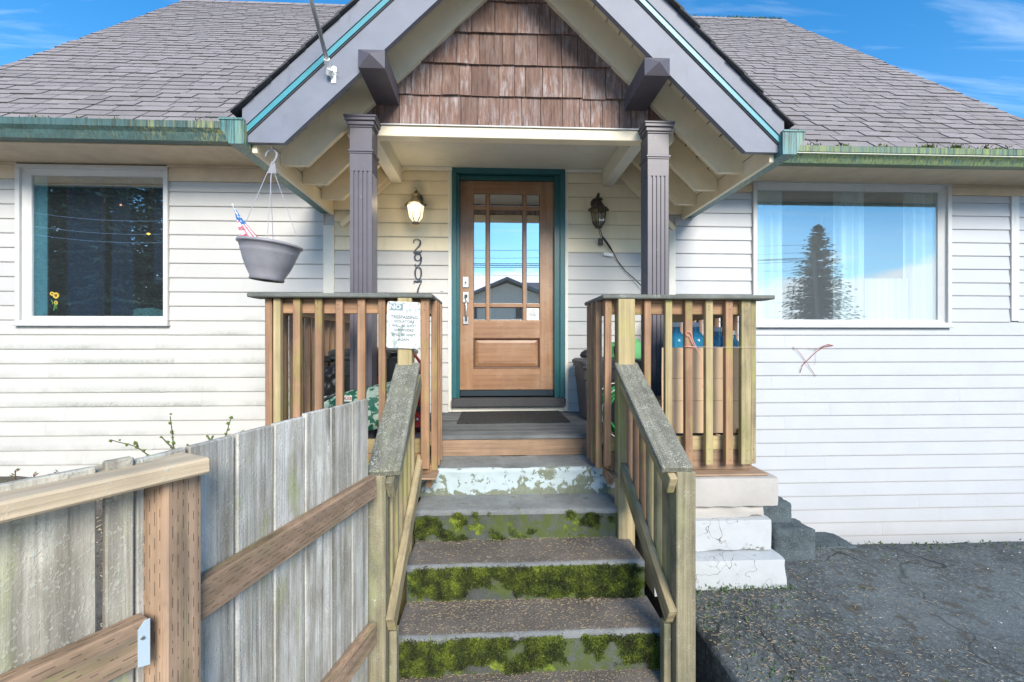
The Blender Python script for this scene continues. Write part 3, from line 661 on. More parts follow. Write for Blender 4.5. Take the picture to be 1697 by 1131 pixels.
for s, px in ((-1, 545), (1, 1110)):                                    # sloping trim where the porch roof meets the wall
    a = XC + s * 1.62; c = XC + s * .95
    MB().bar((a, YW - .028, zl(a) - .03), (c, YW - .028, zl(c) - .03), .05, .018, (0, 0, 1), .002).build('rake_trim', M['cream'], porch_roof)
# fluted columns
for a, c in ((-.980, -.830), (1.113, 1.263)):
    xm, w, ym = (a + c) / 2, .150, 3.255; h = w / 2
    def ring(hw, z): return [(xm - hw, ym - hw, z), (xm + hw, ym - hw, z), (xm + hw, ym + hw, z), (xm - hw, ym + hw, z)]
    prof2 = []
    fl = [-.045, -.015, .015, .045]; fr = .0062
    side = [(-h, -h)]
    for x in fl: side += [(x - fr, -h), (x - fr * .55, -h + .008), (x + fr * .55, -h + .008), (x + fr, -h)]
    poly = []
    for r in range(4):
        cs, sn = round(math.cos(r * math.pi / 2)), round(math.sin(r * math.pi / 2))
        poly += [(xm + cs * p[0] - sn * p[1], ym + sn * p[0] + cs * p[1]) for p in side]
    col = MB().prism([(p[0], p[1], -.55) for p in poly], (0, 0, 1.74)).build('porch_column', M['purple'], house)
    MB().box((xm - h - .001, ym - h - .001, 1.19), (xm + h + .001, ym + h + .001, 1.50)).build('neck', M['purple'], col)
    bm = MB()
    for hw, z0, z1 in ((h + .008, 1.49, 1.503), (h + .018, 1.503, 1.53), (h + .03, 1.53, 1.552), (h + .036, 1.552, 1.5665)): bm.box((xm - hw, ym - hw, z0), (xm + hw, 3.298, z1), .003)
    bm.build('capital', M['purple'], col)
    bm = MB()
    for hw, z0, z1 in ((h + .012, 1.322, 1.336), (h + .006, 1.310, 1.322)): bm.box((xm - hw, ym - hw, z0), (xm + hw, ym + hw, z1), .002)
    bm.build('astragal', M['purple'], col)
    MB().box((xm - h - .012, ym - h - .012, -.672), (xm + h + .012, ym + h + .012, -.57), .004).box((xm - h - .004, ym - h - .004, -.571), (xm + h + .004, ym + h + .004, -.548), .004).build('base', M['purple'], col)
# main roof shingles: the 300 that show largest are objects of their own
SH = []
L = math.hypot(YR - YE, ZR - 1.75); rows = 49; ex = L / rows
rnd = random.Random(11)
for r in range(rows):
    x = XR0 + rnd.uniform(-.25, 0)
    while x < XR1:
        w = rnd.choice((.17, .20, .24, .28, .30)); xc = x + w / 2
        a, c = max(x, xrake(YE + (YR - YE) * (r + .5) / rows)), min(x + w, XR1); x += w
        if c - a < .05: continue
        t = (r + .5) / rows; y = YE + (YR - YE) * t; z = zroof(xc, y)
        if abs(xc - XC) < 1.80 and z < zl(xc) + .52: continue
        if r == 0 and abs(xc - XC) < 1.75: continue
        SH.append((r, a, c, y, z))
def seen(s):
    d = co.matrix_world
    px = None; xm = (s[1] + s[2]) / 2
    u = (xm / s[3] - .045) / (1 + .045 * xm / s[3]); px = CX + F * u; py = HY - F * s[4] / s[3] * math.sqrt(1 + .002) / (1 + 0 * u)
    if not (0 < px < 1697 and py > 0): return False
    g = (py - 195 + .92 * (px - 385)) if px < 840 else (py - 218 - 1.02 * (px - 1297))
    return g < -5 or px < 380 or px > 1300
vis = sorted((s for s in SH if seen(s)), key=lambda s: s[3])[:300]; vs = set(vis)
stuffb = MB()
def tile(name, size, Mx):                               # lower edge: black core colour, also standing in for each row's shadow line
    key = ('tile',) + tuple(round(q, 3) for q in size)
    if key not in MESH:
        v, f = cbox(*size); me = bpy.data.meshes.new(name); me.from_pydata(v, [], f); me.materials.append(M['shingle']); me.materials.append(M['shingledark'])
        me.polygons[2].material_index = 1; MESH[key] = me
    return link(bpy.data.objects.new(name, MESH[key]), Matrix.Translation(UP) @ Mx, rf)
ang = {-1: math.atan((ZR - ZEL) / (YR - YE)), 1: math.atan((ZR - ZER) / (YR - YE))}
for s in SH:
    r, a, c, y, z = s; th = rnd.choice((.013, .013, .022)); g = .0042
    A = ang[-1 if a < .2 else 1]; R = Matrix.Rotation(A - .055, 4, 'X'); xm = (a + c) / 2
    w = round((c - a - 2 * g) / .01) * .01 - .002
    Mx = Matrix.Translation((xm, y, z + .004)) @ R
    if s in vs: tile('roof_shingle', (w, ex * 1.22, th), Mx)
    else:
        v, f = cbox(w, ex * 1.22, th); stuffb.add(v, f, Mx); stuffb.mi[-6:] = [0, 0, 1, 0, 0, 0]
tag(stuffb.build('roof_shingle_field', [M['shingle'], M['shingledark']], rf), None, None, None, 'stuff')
bm = MB()
for j in range(40):
    x0 = XR0 + (XR1 - XR0) * j / 40; bm.prism([(x0, YR - .13, ZR - .1), (x0, YR, ZR + .03), (x0, YR + .13, ZR - .1), (x0, YR, ZR + .005)], ((XR1 - XR0) / 40 * 1.08, 0, 0))
bm.build('ridge_cap', M['shingle'], rf)
def tuft_field(name, parent, pts, size, mat, n=5):      # little upright clumps of blades
    bm = MB(); R = random.Random(5)
    for p, nor in pts:
        p = Vector(p); nor = Vector(nor).normalized()
        for _ in range(n):
            d = (nor + Vector((R.uniform(-.9, .9), R.uniform(-.9, .9), R.uniform(-.5, .9)))).normalized(); e = d.orthogonal().normalized()
            e = (Matrix.Rotation(R.uniform(0, 6.28), 3, d) @ e); s = size * R.uniform(.5, 1.3); q = p + Vector((R.gauss(0, size * .6), R.gauss(0, size * .25), R.gauss(0, size * .6)))
            bm.add([q - e * s * .28, q + e * s * .28, q + d * s], [(0, 1, 2)])
    o = bm.build(name, mat, parent); o['kind'] = 'stuff'; return o
R_ = random.Random(2)
pts = []
for px, n in ((1545, 26), (1590, 16), (1400, 6), (1470, 5), (1640, 8), (1350, 4), (1665, 8), (1290, 5)):
    for _ in range(n * 3): pts.append(((X(px, 3.82) + R_.gauss(0, .035), 3.85 + R_.gauss(0, .015), 1.712 + abs(R_.gauss(0, .008))), (0, -.3, 1)))
for _ in range(160): pts.append(((R_.uniform(4.6, 5.72) if R_.random() < .6 else R_.uniform(3.6, 5.7), YR - .03, ZR + .01), (0, -.3, 1)))
for px in (40, 70, 130, 165, 190, 330): 
    for _ in range(7): pts.append(((X(px, 3.82) + R_.gauss(0, .04), 3.85, 1.812), (0, -.3, 1)))
tuft_field('roof_moss', rf, pts, .022, M['moss'], 4)
# ---------------------------------------------------------------- windows
def window(h, glz, mats, jamb_r=0.0):
    x0, x1, z0, z1 = h; t = .030
    bm = MB()
    bm.box((x0 - .012, YW - .040, z1 - t), (x1 + .012, YW + .02, z1 + .006), .004); bm.box((x0 - .012, YW - .040, z0 - .006), (x1 + .012, YW + .02, z0 + t), .004)
    bm.box((x0 - .012, YW - .038, z0 + t), (x0 + t, YW + .02, z1 - t), .003); bm.box((x1 - t, YW - .038, z0 + t), (x1 + .012, YW + .02, z1 - t), .003)
    w = bm.build('window', mats[0], house)
    a, c, p, q = glz; bm = MB()                                     # inner frame, sloped back to the glass
    for (o, i) in (((x0 + t, z1 - t, x1 - t, z1 - t), (a, q, c, q)), ((x0 + t, z0 + t, x1 - t, z0 + t), (a, p, c, p)), ((x0 + t, z0 + t, x0 + t, z1 - t), (a, p, a, q)), ((x1 - t, z0 + t, x1 - t, z1 - t), (c, p, c, q))):
        v = [(o[0], YW - .012, o[1]), (o[2], YW - .012, o[3]), (i[2], YW + .018, i[3]), (i[0], YW + .018, i[1]), (o[0], YW + .05, o[1]), (o[2], YW + .05, o[3]), (i[2], YW + .05, i[3]), (i[0], YW + .05, i[1])]
        bm.add(v, [(0, 1, 2, 3), (4, 7, 6, 5), (2, 6, 7, 3), (0, 4, 5, 1), (0, 3, 7, 4), (1, 5, 6, 2)])
    bm.build('sash', M['white'], w)
    MB().box((x0 - .02, YW - .052, z0 - .022), (x1 + .02, YW - .002, z0 - .0065), .004).build('sill', mats[0], w)
    MB().box((a - .01, YW + .028, p - .01), (c + .01, YW + .034, q + .01)).build('pane', mats[1], w)
    bm = MB()                                                       # the room behind
    bm.box((x0 - .5, YW + .151, z0 - 1.0), (x0 - .45, YW + 2.4, z1 + .4)); bm.box((x1 + .45, YW + .151, z0 - 1.0), (x1 + .5, YW + 2.4, z1 + .4))
    bm.box((x0 - .45, YW + 2.35, z0 - 1.0), (x1 + .45, YW + 2.4, z1 + .4)); bm.box((x0 - .45, YW + .151, z1 + .35), (x1 + .45, YW + 2.35, z1 + .4)); bm.box((x0 - .45, YW + .151, z0 - 1.05), (x1 + .45, YW + 2.35, z0 - 1.0))
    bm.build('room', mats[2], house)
    return w
zf = lambda py, px: Zat(py, px, YW)
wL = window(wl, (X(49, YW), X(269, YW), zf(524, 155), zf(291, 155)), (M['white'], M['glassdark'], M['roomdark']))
wR = window(wr, (X(1253, YW), X(1557, YW), zf(530, 1400), zf(316, 1400)), (M['white'], M['glass'], M['room']))
def flower(cx, cz, r, y, par):
    bm = MB()
    for k in range(14):
        a = 6.2832 * k / 14; d = Vector((math.cos(a), 0, math.sin(a))); e = Vector((-d.z, 0, d.x)); c = Vector((cx, y, cz))
        bm.add([c + d * r * .35 - e * r * .16, c + d * r * .7 - e * r * .2, c + d * r, c + d * r * .7 + e * r * .2, c + d * r * .35 + e * r * .16], [(0, 1, 2, 3, 4)], None, 0)
    bm.cyl((cx, y - .0006, cz), (cx, y + .0006, cz), r * .42, n=12, mi=1); return bm
ye = YW + .0265
yl = flat('sunflower_yellow', (.75, .55, .08), .7); br = flat('sunflower_brown', (.20, .08, .02), .8); gn = flat('sunflower_green', (.10, .25, .06), .8)
c = P(92.5, 490, ye); bm = flower(c.x, c.z, .031, ye, wL)
for px, py, r in ((86, 487, .02), (92.5, 502, .019)): q = P(px, py, ye); f2 = flower(q.x, q.z, r, ye, wL); bm.add(f2.v, f2.f); bm.mi[-len(f2.f):] = f2.mi
for a, e in (((92, 497), (89, 515)), ((92.5, 506), (93, 512)), ((88, 505), (85, 497)), ((90, 508), (95, 505))):
    bm.tube([P(a[0], a[1], ye), P(e[0], e[1], ye)], .0025, 5, 2)
bm.build('sunflower_sticker', [yl, br, gn], wL)
c = P(246, 388, ye); MB().add([c + Vector((math.cos(a) * .022 * k, 0, math.sin(a) * .012 * k)) for a, k in ((0, 1), (.7, .8), (1.4, 1.1), (2.3, .8), (3.1, 1), (4, .7), (4.8, 1), (5.5, .8))], [tuple(range(8))]).build('leaf_sticker', yl, wL)
c = P(200, 340, ye); MB().cyl(c, c + Vector((0, .001, 0)), .011, n=14).build('round_sticker', flat('salmon_sticker', (.7, .35, .25)), wL)
# ---------------------------------------------------------------- front door
fx0, fx1, fzt, fzb = X(749.5, YW), X(935.5, YW), zf(282, 840), zf(659, 840)
sx0, sx1, szt, szb = X(762.5, 4.45), X(917.5, 4.45), Zat(301, 840, 4.45), Zat(646, 840, 4.45)
door = MB().box((sx0, 4.45, szb), (X(784.5, 4.45), 4.494, szt)).box((X(895, 4.45), 4.45, szb), (sx1, 4.494, szt)).build('front_door', M['doorv'], house)
gx = [(784.5, 805.4), (811.3, 866.5), (872.2, 894.8)]; gy = [(321, 341.5), (348, 503.5), (509.5, 531)]
gxw = [(X(a, 4.45), X(c, 4.45)) for a, c in gx]; gzw = [(Zat(c, 840, 4.45), Zat(a, 840, 4.45)) for a, c in gy]
xa, xb = gxw[0][0], gxw[2][1]
MB().box((xa, 4.451, gzw[0][1]), (xb, 4.493, szt - .001)).build('top_rail', M['doorh'], door)
MB().box((xa, 4.451, Zat(560, 840, 4.45)), (xb, 4.493, gzw[2][0])).build('lock_rail', M['doorh'], door)
MB().box((xa, 4.451, szb + .001), (xb, 4.493, Zat(611, 840, 4.45))).build('bottom_rail', M['doorh'], door)
for a, c in ((gxw[0][1], gxw[1][0]), (gxw[1][1], gxw[2][0])): MB().box((a, 4.4525, gzw[2][0]), (c, 4.49, gzw[0][1]), .004).build('mullion', M['doorv'], door)
for a, c in ((gzw[2][1], gzw[1][0]), (gzw[1][1], gzw[0][0])):
    for g in gxw: MB().box((g[0], 4.4535, a), (g[1], 4.49, c), .004).build('glazing_bar', M['doorh'], door)
for g in gxw:
    for z in gzw:
        bm = MB(); i = .007                                             # bevelled glass
        v = [(g[0], 4.472, z[0]), (g[1], 4.472, z[0]), (g[1], 4.472, z[1]), (g[0], 4.472, z[1]), (g[0] + i, 4.4705, z[0] + i), (g[1] - i, 4.4705, z[0] + i), (g[1] - i, 4.4705, z[1] - i), (g[0] + i, 4.4705, z[1] - i)]
        bm.add(v, [(0, 1, 5, 4), (1, 2, 6, 5), (2, 3, 7, 6), (3, 0, 4, 7), (4, 5, 6, 7)]); bm.build('pane', M['glassdoor'], door)
pz0, pz1 = Zat(611, 840, 4.45), Zat(560, 840, 4.45); i = .022
bm = MB(); v = [(xa, 4.4515, pz0), (xb, 4.4515, pz0), (xb, 4.4515, pz1), (xa, 4.4515, pz1)]
def insr(k, y): return [(xa + k, y, pz0 + k), (xb - k, y, pz0 + k), (xb - k, y, pz1 - k), (xa + k, y, pz1 - k)]
rings = [insr(0, 4.4515), insr(.006, 4.444), insr(.014, 4.4455), insr(.020, 4.466)]
V_ = sum(rings, []); bm.add(V_, [(r * 4 + j, r * 4 + (j + 1) % 4, (r + 1) * 4 + (j + 1) % 4, (r + 1) * 4 + j) for r in range(3) for j in range(4)])
bm.build('panel_moulding', M['doormoulding'], door)
rings = [insr(.020, 4.466), insr(.05, 4.455)]; bm = MB(); bm.add(sum(rings, []), [(j, (j + 1) % 4, 4 + (j + 1) % 4, 4 + j) for j in range(4)] + [(4, 5, 6, 7)]); bm.build('panel', M['doorh'], door)
# frame, stops, threshold, white trim
bm = MB(); fy = YW - .05
for x0, x1 in ((fx0, X(757.5, YW)), (X(927, YW), fx1)): bm.box((x0, fy, fzb), (x1, YW + .1, fzt), .004)
bm.box((X(757.5, YW), fy, zf(291, 840)), (X(927, YW), YW + .1, fzt), .004)
fr = bm.build('door_frame', M['tealdark'], house)
for a in fr.data.materials: pass
fr.data.materials[0] = M['teal']
bm = MB(); bm.box((X(757.5, YW), YW - .03, fzb), (sx0 - .001, YW + .1, zf(292, 840))).box((sx1 + .001, YW - .03, fzb), (X(927, YW), YW + .1, zf(292, 840))).box((sx0 - .001, YW - .0, szt + .001), (sx1 + .001, YW + .1, zf(292, 840)))
bm.build('jamb', M['tealdark'], fr)
MB().box((sx0, YW + .005, zf(657, 840)), (sx1, YW + .1, szb - .004), .004).build('threshold', flat('dark_threshold', (.03, .045, .06), .4, .5), fr)
MB().box((fx0, YW - .085, zf(672.5, 840)), (fx1, YW + .1, fzb - .001), .005).build('door_sill', M['shingledark'], fr)
bm = MB().box((dr[0], YW - .02, -.672), (fx0 - .001, YW + .02, dr[3]), .003).box((fx1 + .001, YW - .02, -.672), (dr[1], YW + .02, dr[3]), .003).box((fx0 - .001, YW - .02, -.672), (fx1 + .001, YW + .02, zf(673.5, 840)), .003)
bm.build('outer_trim', M['offwhite'], fr)
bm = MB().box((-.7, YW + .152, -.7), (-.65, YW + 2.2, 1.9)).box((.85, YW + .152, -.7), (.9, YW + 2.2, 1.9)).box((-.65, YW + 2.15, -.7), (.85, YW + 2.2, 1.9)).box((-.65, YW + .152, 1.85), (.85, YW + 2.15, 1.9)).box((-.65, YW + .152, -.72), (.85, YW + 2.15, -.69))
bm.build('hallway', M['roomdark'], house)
# lockset
def pl(px0, px1, py0, py1, y0, y1, name, mat, par, bev=.003):
    a, c = P(px0, py1, 4.45), P(px1, py0, 4.45); return MB().box((a.x, y0, a.z), (c.x, y1, c.z), bev).build(name, mat, par)
db = pl(766.8, 776.8, 459, 477, 4.438, 4.45, 'deadbolt', M['steel'], door)
c = P(771.8, 468.5, 4.438); MB().cyl(c, c + Vector((0, -.012, 0)), .017, .015, 20).build('lock_cylinder', M['steel'], db)
MB().cyl(c + Vector((0, -.0122, 0)), c + Vector((0, -.0135, 0)), .009, n=16).build('keyway', M['black'], db)
hs = pl(767, 777, 484, 502, 4.438, 4.45, 'door_handle', M['steel'], door)
pl(767.3, 776.5, 525, 538, 4.438, 4.45, 'lower_plate', M['steel'], hs)
p = [P(772.5, y, q) for y, q in ((496, 4.437), (501, 4.405), (508, 4.398), (522, 4.398), (529, 4.405), (532, 4.437))]
MB().tube(p, .0085, 8).build('grip', M['steel'], hs, True)
MB().box(P(769.5, 492.5, 4.40), P(774.5, 489, 4.438), .003).build('thumb_latch', M['bronze'], hs)
# the alarm notice on the lowest right pane
stx = Vector(((gxw[2][0] + gxw[2][1]) / 2, 4.468, (gzw[2][0] + gzw[2][1]) / 2)); r = .048
octp = [(stx.x + r * math.cos(math.pi / 8 + k * math.pi / 4), 4.4685, stx.z + r * math.sin(math.pi / 8 + k * math.pi / 4)) for k in range(8)]
MB().box((gxw[2][0] + .006, 4.4690, gzw[2][0] + .006), (gxw[2][1] - .006, 4.4699, gzw[2][1] - .006)).build('notice_sticker', M['inkwhite'], door)
bm = MB()
for k in range(8): bm.tube([octp[k], octp[(k + 1) % 8]], .0016, 4)
bm.build('notice_border', M['ink'], door)
def text(s, size, loc, par, mat, name='lettering', ang=0.0, xs=1.0, cond=1.0):
    c = bpy.data.curves.new(name, 'FONT'); c.body = s; c.size = size; c.align_x = 'CENTER'; c.align_y = 'CENTER'; c.extrude = .0003; c.offset = size * .012; c.resolution_u = 2; c.space_character = cond
    o = bpy.data.objects.new(name, c); me = bpy.data.meshes.new_from_object(o); me.name = name; me.materials.clear(); me.materials.append(mat)
    bpy.data.objects.remove(o); o = bpy.data.objects.new(name, me)
    return link(o, Matrix.Translation(Vector(loc) + UP) @ Matrix.Rotation(ang, 4, 'Y') @ Matrix.Rotation(math.pi / 2, 4, 'X') @ Matrix.Diagonal((xs, 1, 1, 1)), par)
for s, z, k, m in (('Protected by', .012, .011, 'ink'), ('SECURITY', -.003, .0165, 'ink'), ('SYSTEM', -.019, .0165, 'teal')): text(s, k, (stx.x, 4.4683, stx.z + z), door, M[m])
MB().box((stx.x - .013, 4.4678, stx.z + .022), (stx.x + .013, 4.4688, stx.z + .036)).build('notice_badge', flat('faded_badge', (.45, .40, .38)), door)
# ---------------------------------------------------------------- porch floor and its supports
deck = MB().box((-1.28, 2.93, -.82), (-.47, YW, -.705)).box((-.47, 3.33, -.82), (.80, YW, -.705)).box((.80, 2.93, -.82), (1.56, YW, -.705)).build('porch_deck', M['deck'], house)
y = YW - .008
while y > 2.82:
    w = .138; y0 = max(y - w, 2.82)
    segs = [(-1.30, 1.60)] if y0 > 3.28 else ([(-1.30, -.45), (.79, 1.60)] if y < 3.30 else [(-1.30, 1.60)])
    if y0 <= 3.28 and y >= 3.30: y0 = 3.285
    for a, c in segs: board('deck_board', M['deck'], deck, (a, (y + y0) / 2, -.691), (c, (y + y0) / 2, -.691), (y - y0) - .005, .028, (0, 1, 0), .004, .0006)
    y = y0
board('riser_board', M['riserwood'], deck, (-.45, 3.312, -.765), (.79, 3.312, -.765), .118, .034, (0, 0, 1), .003)
for x0, x1 in ((.74, 1.64), (-1.34, -.38)):
    board('rim_board', M['greenwood'], deck, (x0, 2.80, -.632), (x1, 2.80, -.632), .085, .034, (0, 0, 1), .003)
    board('rim_board', M['redwood'] if x0 < 0 else M['riserwood'], deck, (x0, 2.802, -.738), (x1, 2.802, -.738), .122, .034, (0, 0, 1), .003)
    MB().box((x0 - .02, 2.69, -.812), (x1 + .05, 2.86, -.801), .003).build('ledge_board', M['riserwood'], deck)
for x in (.735, -.405):                                                 # skirt boards down both sides of the stairs
    MB().prism([(x, 2.83, -.76), (x, 3.27, -.76), (x, 3.27, -.83), (x, 2.83, -.90)], (.03, 0, 0)).build('side_skirt', M['redwood'], deck)
def rbox(name, lo, hi, mat, par, seed, amp=.004, step=.035, r=.012):     # a box with worn edges and chipped corners
    lo, hi = Vector(lo), Vector(hi); c = (lo + hi) / 2; hs = (hi - lo) / 2; bm = MB()
    for ax in range(3):
        i, j = [q for q in range(3) if q != ax]
        for sg in (-1, 1):
            def gl_(k):
                n_ = min(40, max(3, int(hs[k] * 2 / step))); return [-1 + 2 * (q / n_) for q in range(n_ + 1)]
            A, B = gl_(i), gl_(j); v = []
            for a in A:
                for b_ in B:
                    p = Vector((0, 0, 0)); p[ax] = sg * hs[ax]; p[i] = a * hs[i]; p[j] = b_ * hs[j]
                    q = Vector([max(-(hs[k] - r), min(hs[k] - r, p[k])) for k in range(3)]); d = p - q
                    if d.length > 1e-6: p = q + d.normalized() * r
                    w = c + p; edge = sum(1 for k in range(3) if abs(abs(p[k]) - hs[k]) < r * 1.5)
                    nn = noise.fractal(w * 9 + Vector((seed, 0, 0)), 1.0, 2.0, 4); chip = max(0, noise.noise(w * 6.0 + Vector((0, seed, 0))) - .25) * (.05 if edge > 1 else 0)
                    v.append(w + (d.normalized() if d.length > 1e-6 else Vector()) * (amp * nn - chip))
            m = len(B); f = [(a * m + b_, (a + 1) * m + b_, (a + 1) * m + b_ + 1, a * m + b_ + 1) for a in range(len(A) - 1) for b_ in range(m - 1)]
            flip = (sg > 0) == (ax == 1)
            bm.add(v, [q[::-1] for q in f] if flip else f)
    return bm.build(name, mat, par, True)
def blocks(xl, xr):
    bl = rbox('foundation_block', (xl, 2.66, -.99), (xr, 4.3, -.814), M['greyblock'], house, 1.5)
    rbox('mortar_course', (xl + .01, 2.69, -1.067), (xr - .07, 4.28, -.988), M['greyblock'], bl, 4.1, .010)
    rbox('white_block', (xl, 2.655, -1.255), (xr - .045, 4.3, -1.066), M['whiteblock'], bl, 7.7)
    rbox('white_block', (xl, 2.55, -1.46), (xr - .02, 4.3, -1.2555), M['whiteblock'], bl, 2.2)
blocks(.93, 1.735); blocks(-1.40, -.56)
# ---------------------------------------------------------------- concrete stairs
stairs = thing('concrete_stairs', (.19, 2.2, -H), 'mossy concrete front steps climbing to the porch door', 'stairs')
SX0, SX1 = -.455, .825
ST = [(-.825, 2.972, 3.325, 'landing', 'peel', -.485, .83), (-1.00, 2.706, 2.98, 'landing', 'riser', -.455, .81), (-1.18, 2.41, 2.72, 'tread', 'riser', -.45, .825),
      (-1.375, 2.13, 2.42, 'tread', 'riser', -.452, .838), (-1.562, 1.84, 2.14, 'tread', 'riser', -.47, .86), (-1.745, 1.52, 1.85, 'tread', 'riser', -.47, .86), (-1.925, 1.20, 1.53, 'tread', 'riser', -.47, .86)]
R_ = random.Random(4); mosspts = {}
for i, (z, y0, y1, mt, mr, x0, x1) in enumerate(ST):
    zb = ST[i + 1][0] - .01 if i + 1 < len(ST) else -H - .05
    nx, ny, nz = 72, 14, 9; n3 = lambda x, y, q, s: noise.noise((x * s, y * s, q * s + i * 7))
    nose = .013
    prof = [(y1, z)] + [(y0 + .02 + (y1 - y0 - .02) * (1 - k / ny), z) for k in range(1, ny + 1)] + [(y0 + .006, z - .003), (y0, z - .012)] + [(y0 + .006 * min(1, k / 2), z - .012 - (z - .012 - zb) * k / nz) for k in range(1, nz + 1)]
    v = []; m = len(prof)
    for a in range(nx + 1):
        x = x0 + (x1 - x0) * a / nx
        for j, (y, q) in enumerate(prof):
            e = 1.0 if j > ny else .35
            d = .006 * n3(x, y, q, 9) + .004 * n3(x, y, q, 28)
            tilt = (.004 if i > 1 else 0) * (x - .2)
            if j <= ny: v.append((x, y, q + .5 * d + tilt - .006 * (n3(x, 0, 0, 3) > .3)))
            else: v.append((x, y + (1.8 if mr == 'riser' else .8) * d * (1 if j > ny + 1 else 1.2), q + tilt + (.6 * d if j == ny + 1 else 0)))
    bm = MB(); f = [(a * m + j, a * m + j + 1, (a + 1) * m + j + 1, (a + 1) * m + j) for a in range(nx) for j in range(m - 1)]
    bm.add(v, f)
    bm.mi = [0 if (k % (m - 1)) < ny else (2 if (k % (m - 1)) < ny + 3 else 1) for k in range(len(f))]
    for a in (0, nx):                                                    # cheeks
        s = [v[a * m + j] for j in range(m)] + [(v[a * m][0], y1, zb)]
        bm.add(s, [tuple(range(m + 1)) if a else tuple(range(m, -1, -1))], None, 1)
    mats = [M[mt], M[mr], M['peel'] if mr == 'peel' else M['nosing']]
    st = bm.build('step', mats, stairs, True)
    if mr == 'riser' and i < 6:
        den = {1: .50, 2: .95, 3: 1.0, 4: 1.0, 5: .6}[i]; pts = []
        for _ in range(int((x1 - x0) * 5200)):
            x = R_.uniform(x0 + .004, x1 - .004); q = R_.uniform(zb + .012, z - .016)
            t = (z - q) / (z - zb)
            k = noise.fractal((x * 5.5, q * 7, i * 3.3), 1.0, 2.0, 4) + .30 * noise.noise((x * 21, q * 26, i + .5)) + .12 * noise.noise((x * 60, q * 60, i)) + (.38 if den > .96 else .34 if den > .9 else -.10 if den > .6 else -.22) - (2.0 * max(0, .16 + .16 * noise.noise((x * 7, i, 0)) - t) + 2.3 * max(0, t - .62 - .12 * noise.noise((x * 5, i, 4))) + .9 * max(0, 1 - min(x - x0, x1 - x) / .05) if i != 1 else .9 * max(0, .45 - t))
            if i == 3 and .25 < x < .45: k -= .45
            if k > .0: pts.append(((x, y0 - .001 - .009 * min(1, k * 1.6), q), (0, -1, .15)))
        if pts: tuft_field('moss', st, pts, .0105, M['moss'], 9)
        # a felted cushion under the tufts
        cush = MB(); nx2, nz2 = 220, 30; vv = []
        for a in range(nx2 + 1):
            for c in range(nz2 + 1):
                x = x0 + .003 + (x1 - x0 - .006) * a / nx2; q = z - .012 - (z - .012 - zb - .005) * c / nz2; t = (z - q) / (z - zb)
                k = noise.fractal((x * 5.5, q * 7, i * 3.3), 1.0, 2.0, 4) + .30 * noise.noise((x * 21, q * 26, i + .5)) + .12 * noise.noise((x * 60, q * 60, i)) + (.38 if den > .96 else .34 if den > .9 else -.10 if den > .6 else -.22) - (2.0 * max(0, .16 + .16 * noise.noise((x * 7, i, 0)) - t) + 2.3 * max(0, t - .62 - .12 * noise.noise((x * 5, i, 4))) + .9 * max(0, 1 - min(x - x0, x1 - x) / .05) if i != 1 else .9 * max(0, .45 - t))
                if i == 3 and .25 < x < .45: k -= .45
                vv.append((x, y0 + .010 - .020 * max(0, min(1, k * 1.6)) - .007 * noise.noise((x * 60, q * 60, i)) * (k > 0) - .005 * noise.noise((x * 130, q * 130, i)) * (k > 0), q))
        cush.add(vv, [(a * (nz2 + 1) + c, a * (nz2 + 1) + c + 1, (a + 1) * (nz2 + 1) + c + 1, (a + 1) * (nz2 + 1) + c) for a in range(nx2) for c in range(nz2)])
        cush.build('moss_cushion', M['moss'], st, True)['kind'] = 'stuff'
def litter(name, mat, spots, ln, wd):
    bm = MB(); R = random.Random(9)
    for x, y, z in spots:
        a = R.uniform(0, 6.28); l = ln * R.uniform(.4, 1.3); d = Vector((math.cos(a), math.sin(a), R.uniform(-.1, .25))) * l / 2; e = Vector((-math.sin(a), math.cos(a), 0)) * wd / 2
        c = Vector((x, y, z + .0025 + wd * .3)); bm.add([c - d - e, c + d - e, c + d + e, c - d + e, c - d + Vector((0, 0, wd * .7)), c + d + Vector((0, 0, wd * .7))], [(0, 1, 2, 3), (0, 4, 5, 1), (3, 2, 5, 4)])
    return tag(bm.build(name, mat), None, None, None, 'stuff')
sp = []
for (z, y0, y1, mt, mr, x0, x1), n in zip(ST[1:6], (180, 1100, 1800, 1300, 700)):
    for _ in range(n):
        t = R_.random(); sp.append((R_.uniform(x0 + .01, x1 - .01), y1 - (y1 - y0 - .015) * (t if R_.random() < .75 else t * t * .25) - .008, z + .004 * (0) + .0025))
litter('needle_litter', M['litter'], sp, .012, .0016)
sp = []
for _ in range(3200): 
    x = 1.04 + abs(R_.gauss(0, .6)) if R_.random() < .85 else R_.uniform(1.05, 5.5); y = R_.uniform(1.5, 3.1); sp.append((x, y, asph(x, y) + .002))
litter('path_litter', M['litter'], sp, .016, .0018)
sp = []
for _ in range(160): x = R_.uniform(1.05, 5.5); y = R_.uniform(1.5, 3.1); sp.append((x, y, asph(x, y) + .001))
litter('loose_grit', M['pebble'], sp, .007, .005)
sp = [(R_.uniform(-5, -.6), R_.uniform(.3, 4.3), 0) for _ in range(5000)]
litter('bark_chips', M['litter'], [(x, y, yard(x, y) + .004) for x, y, _ in sp], .026, .007)
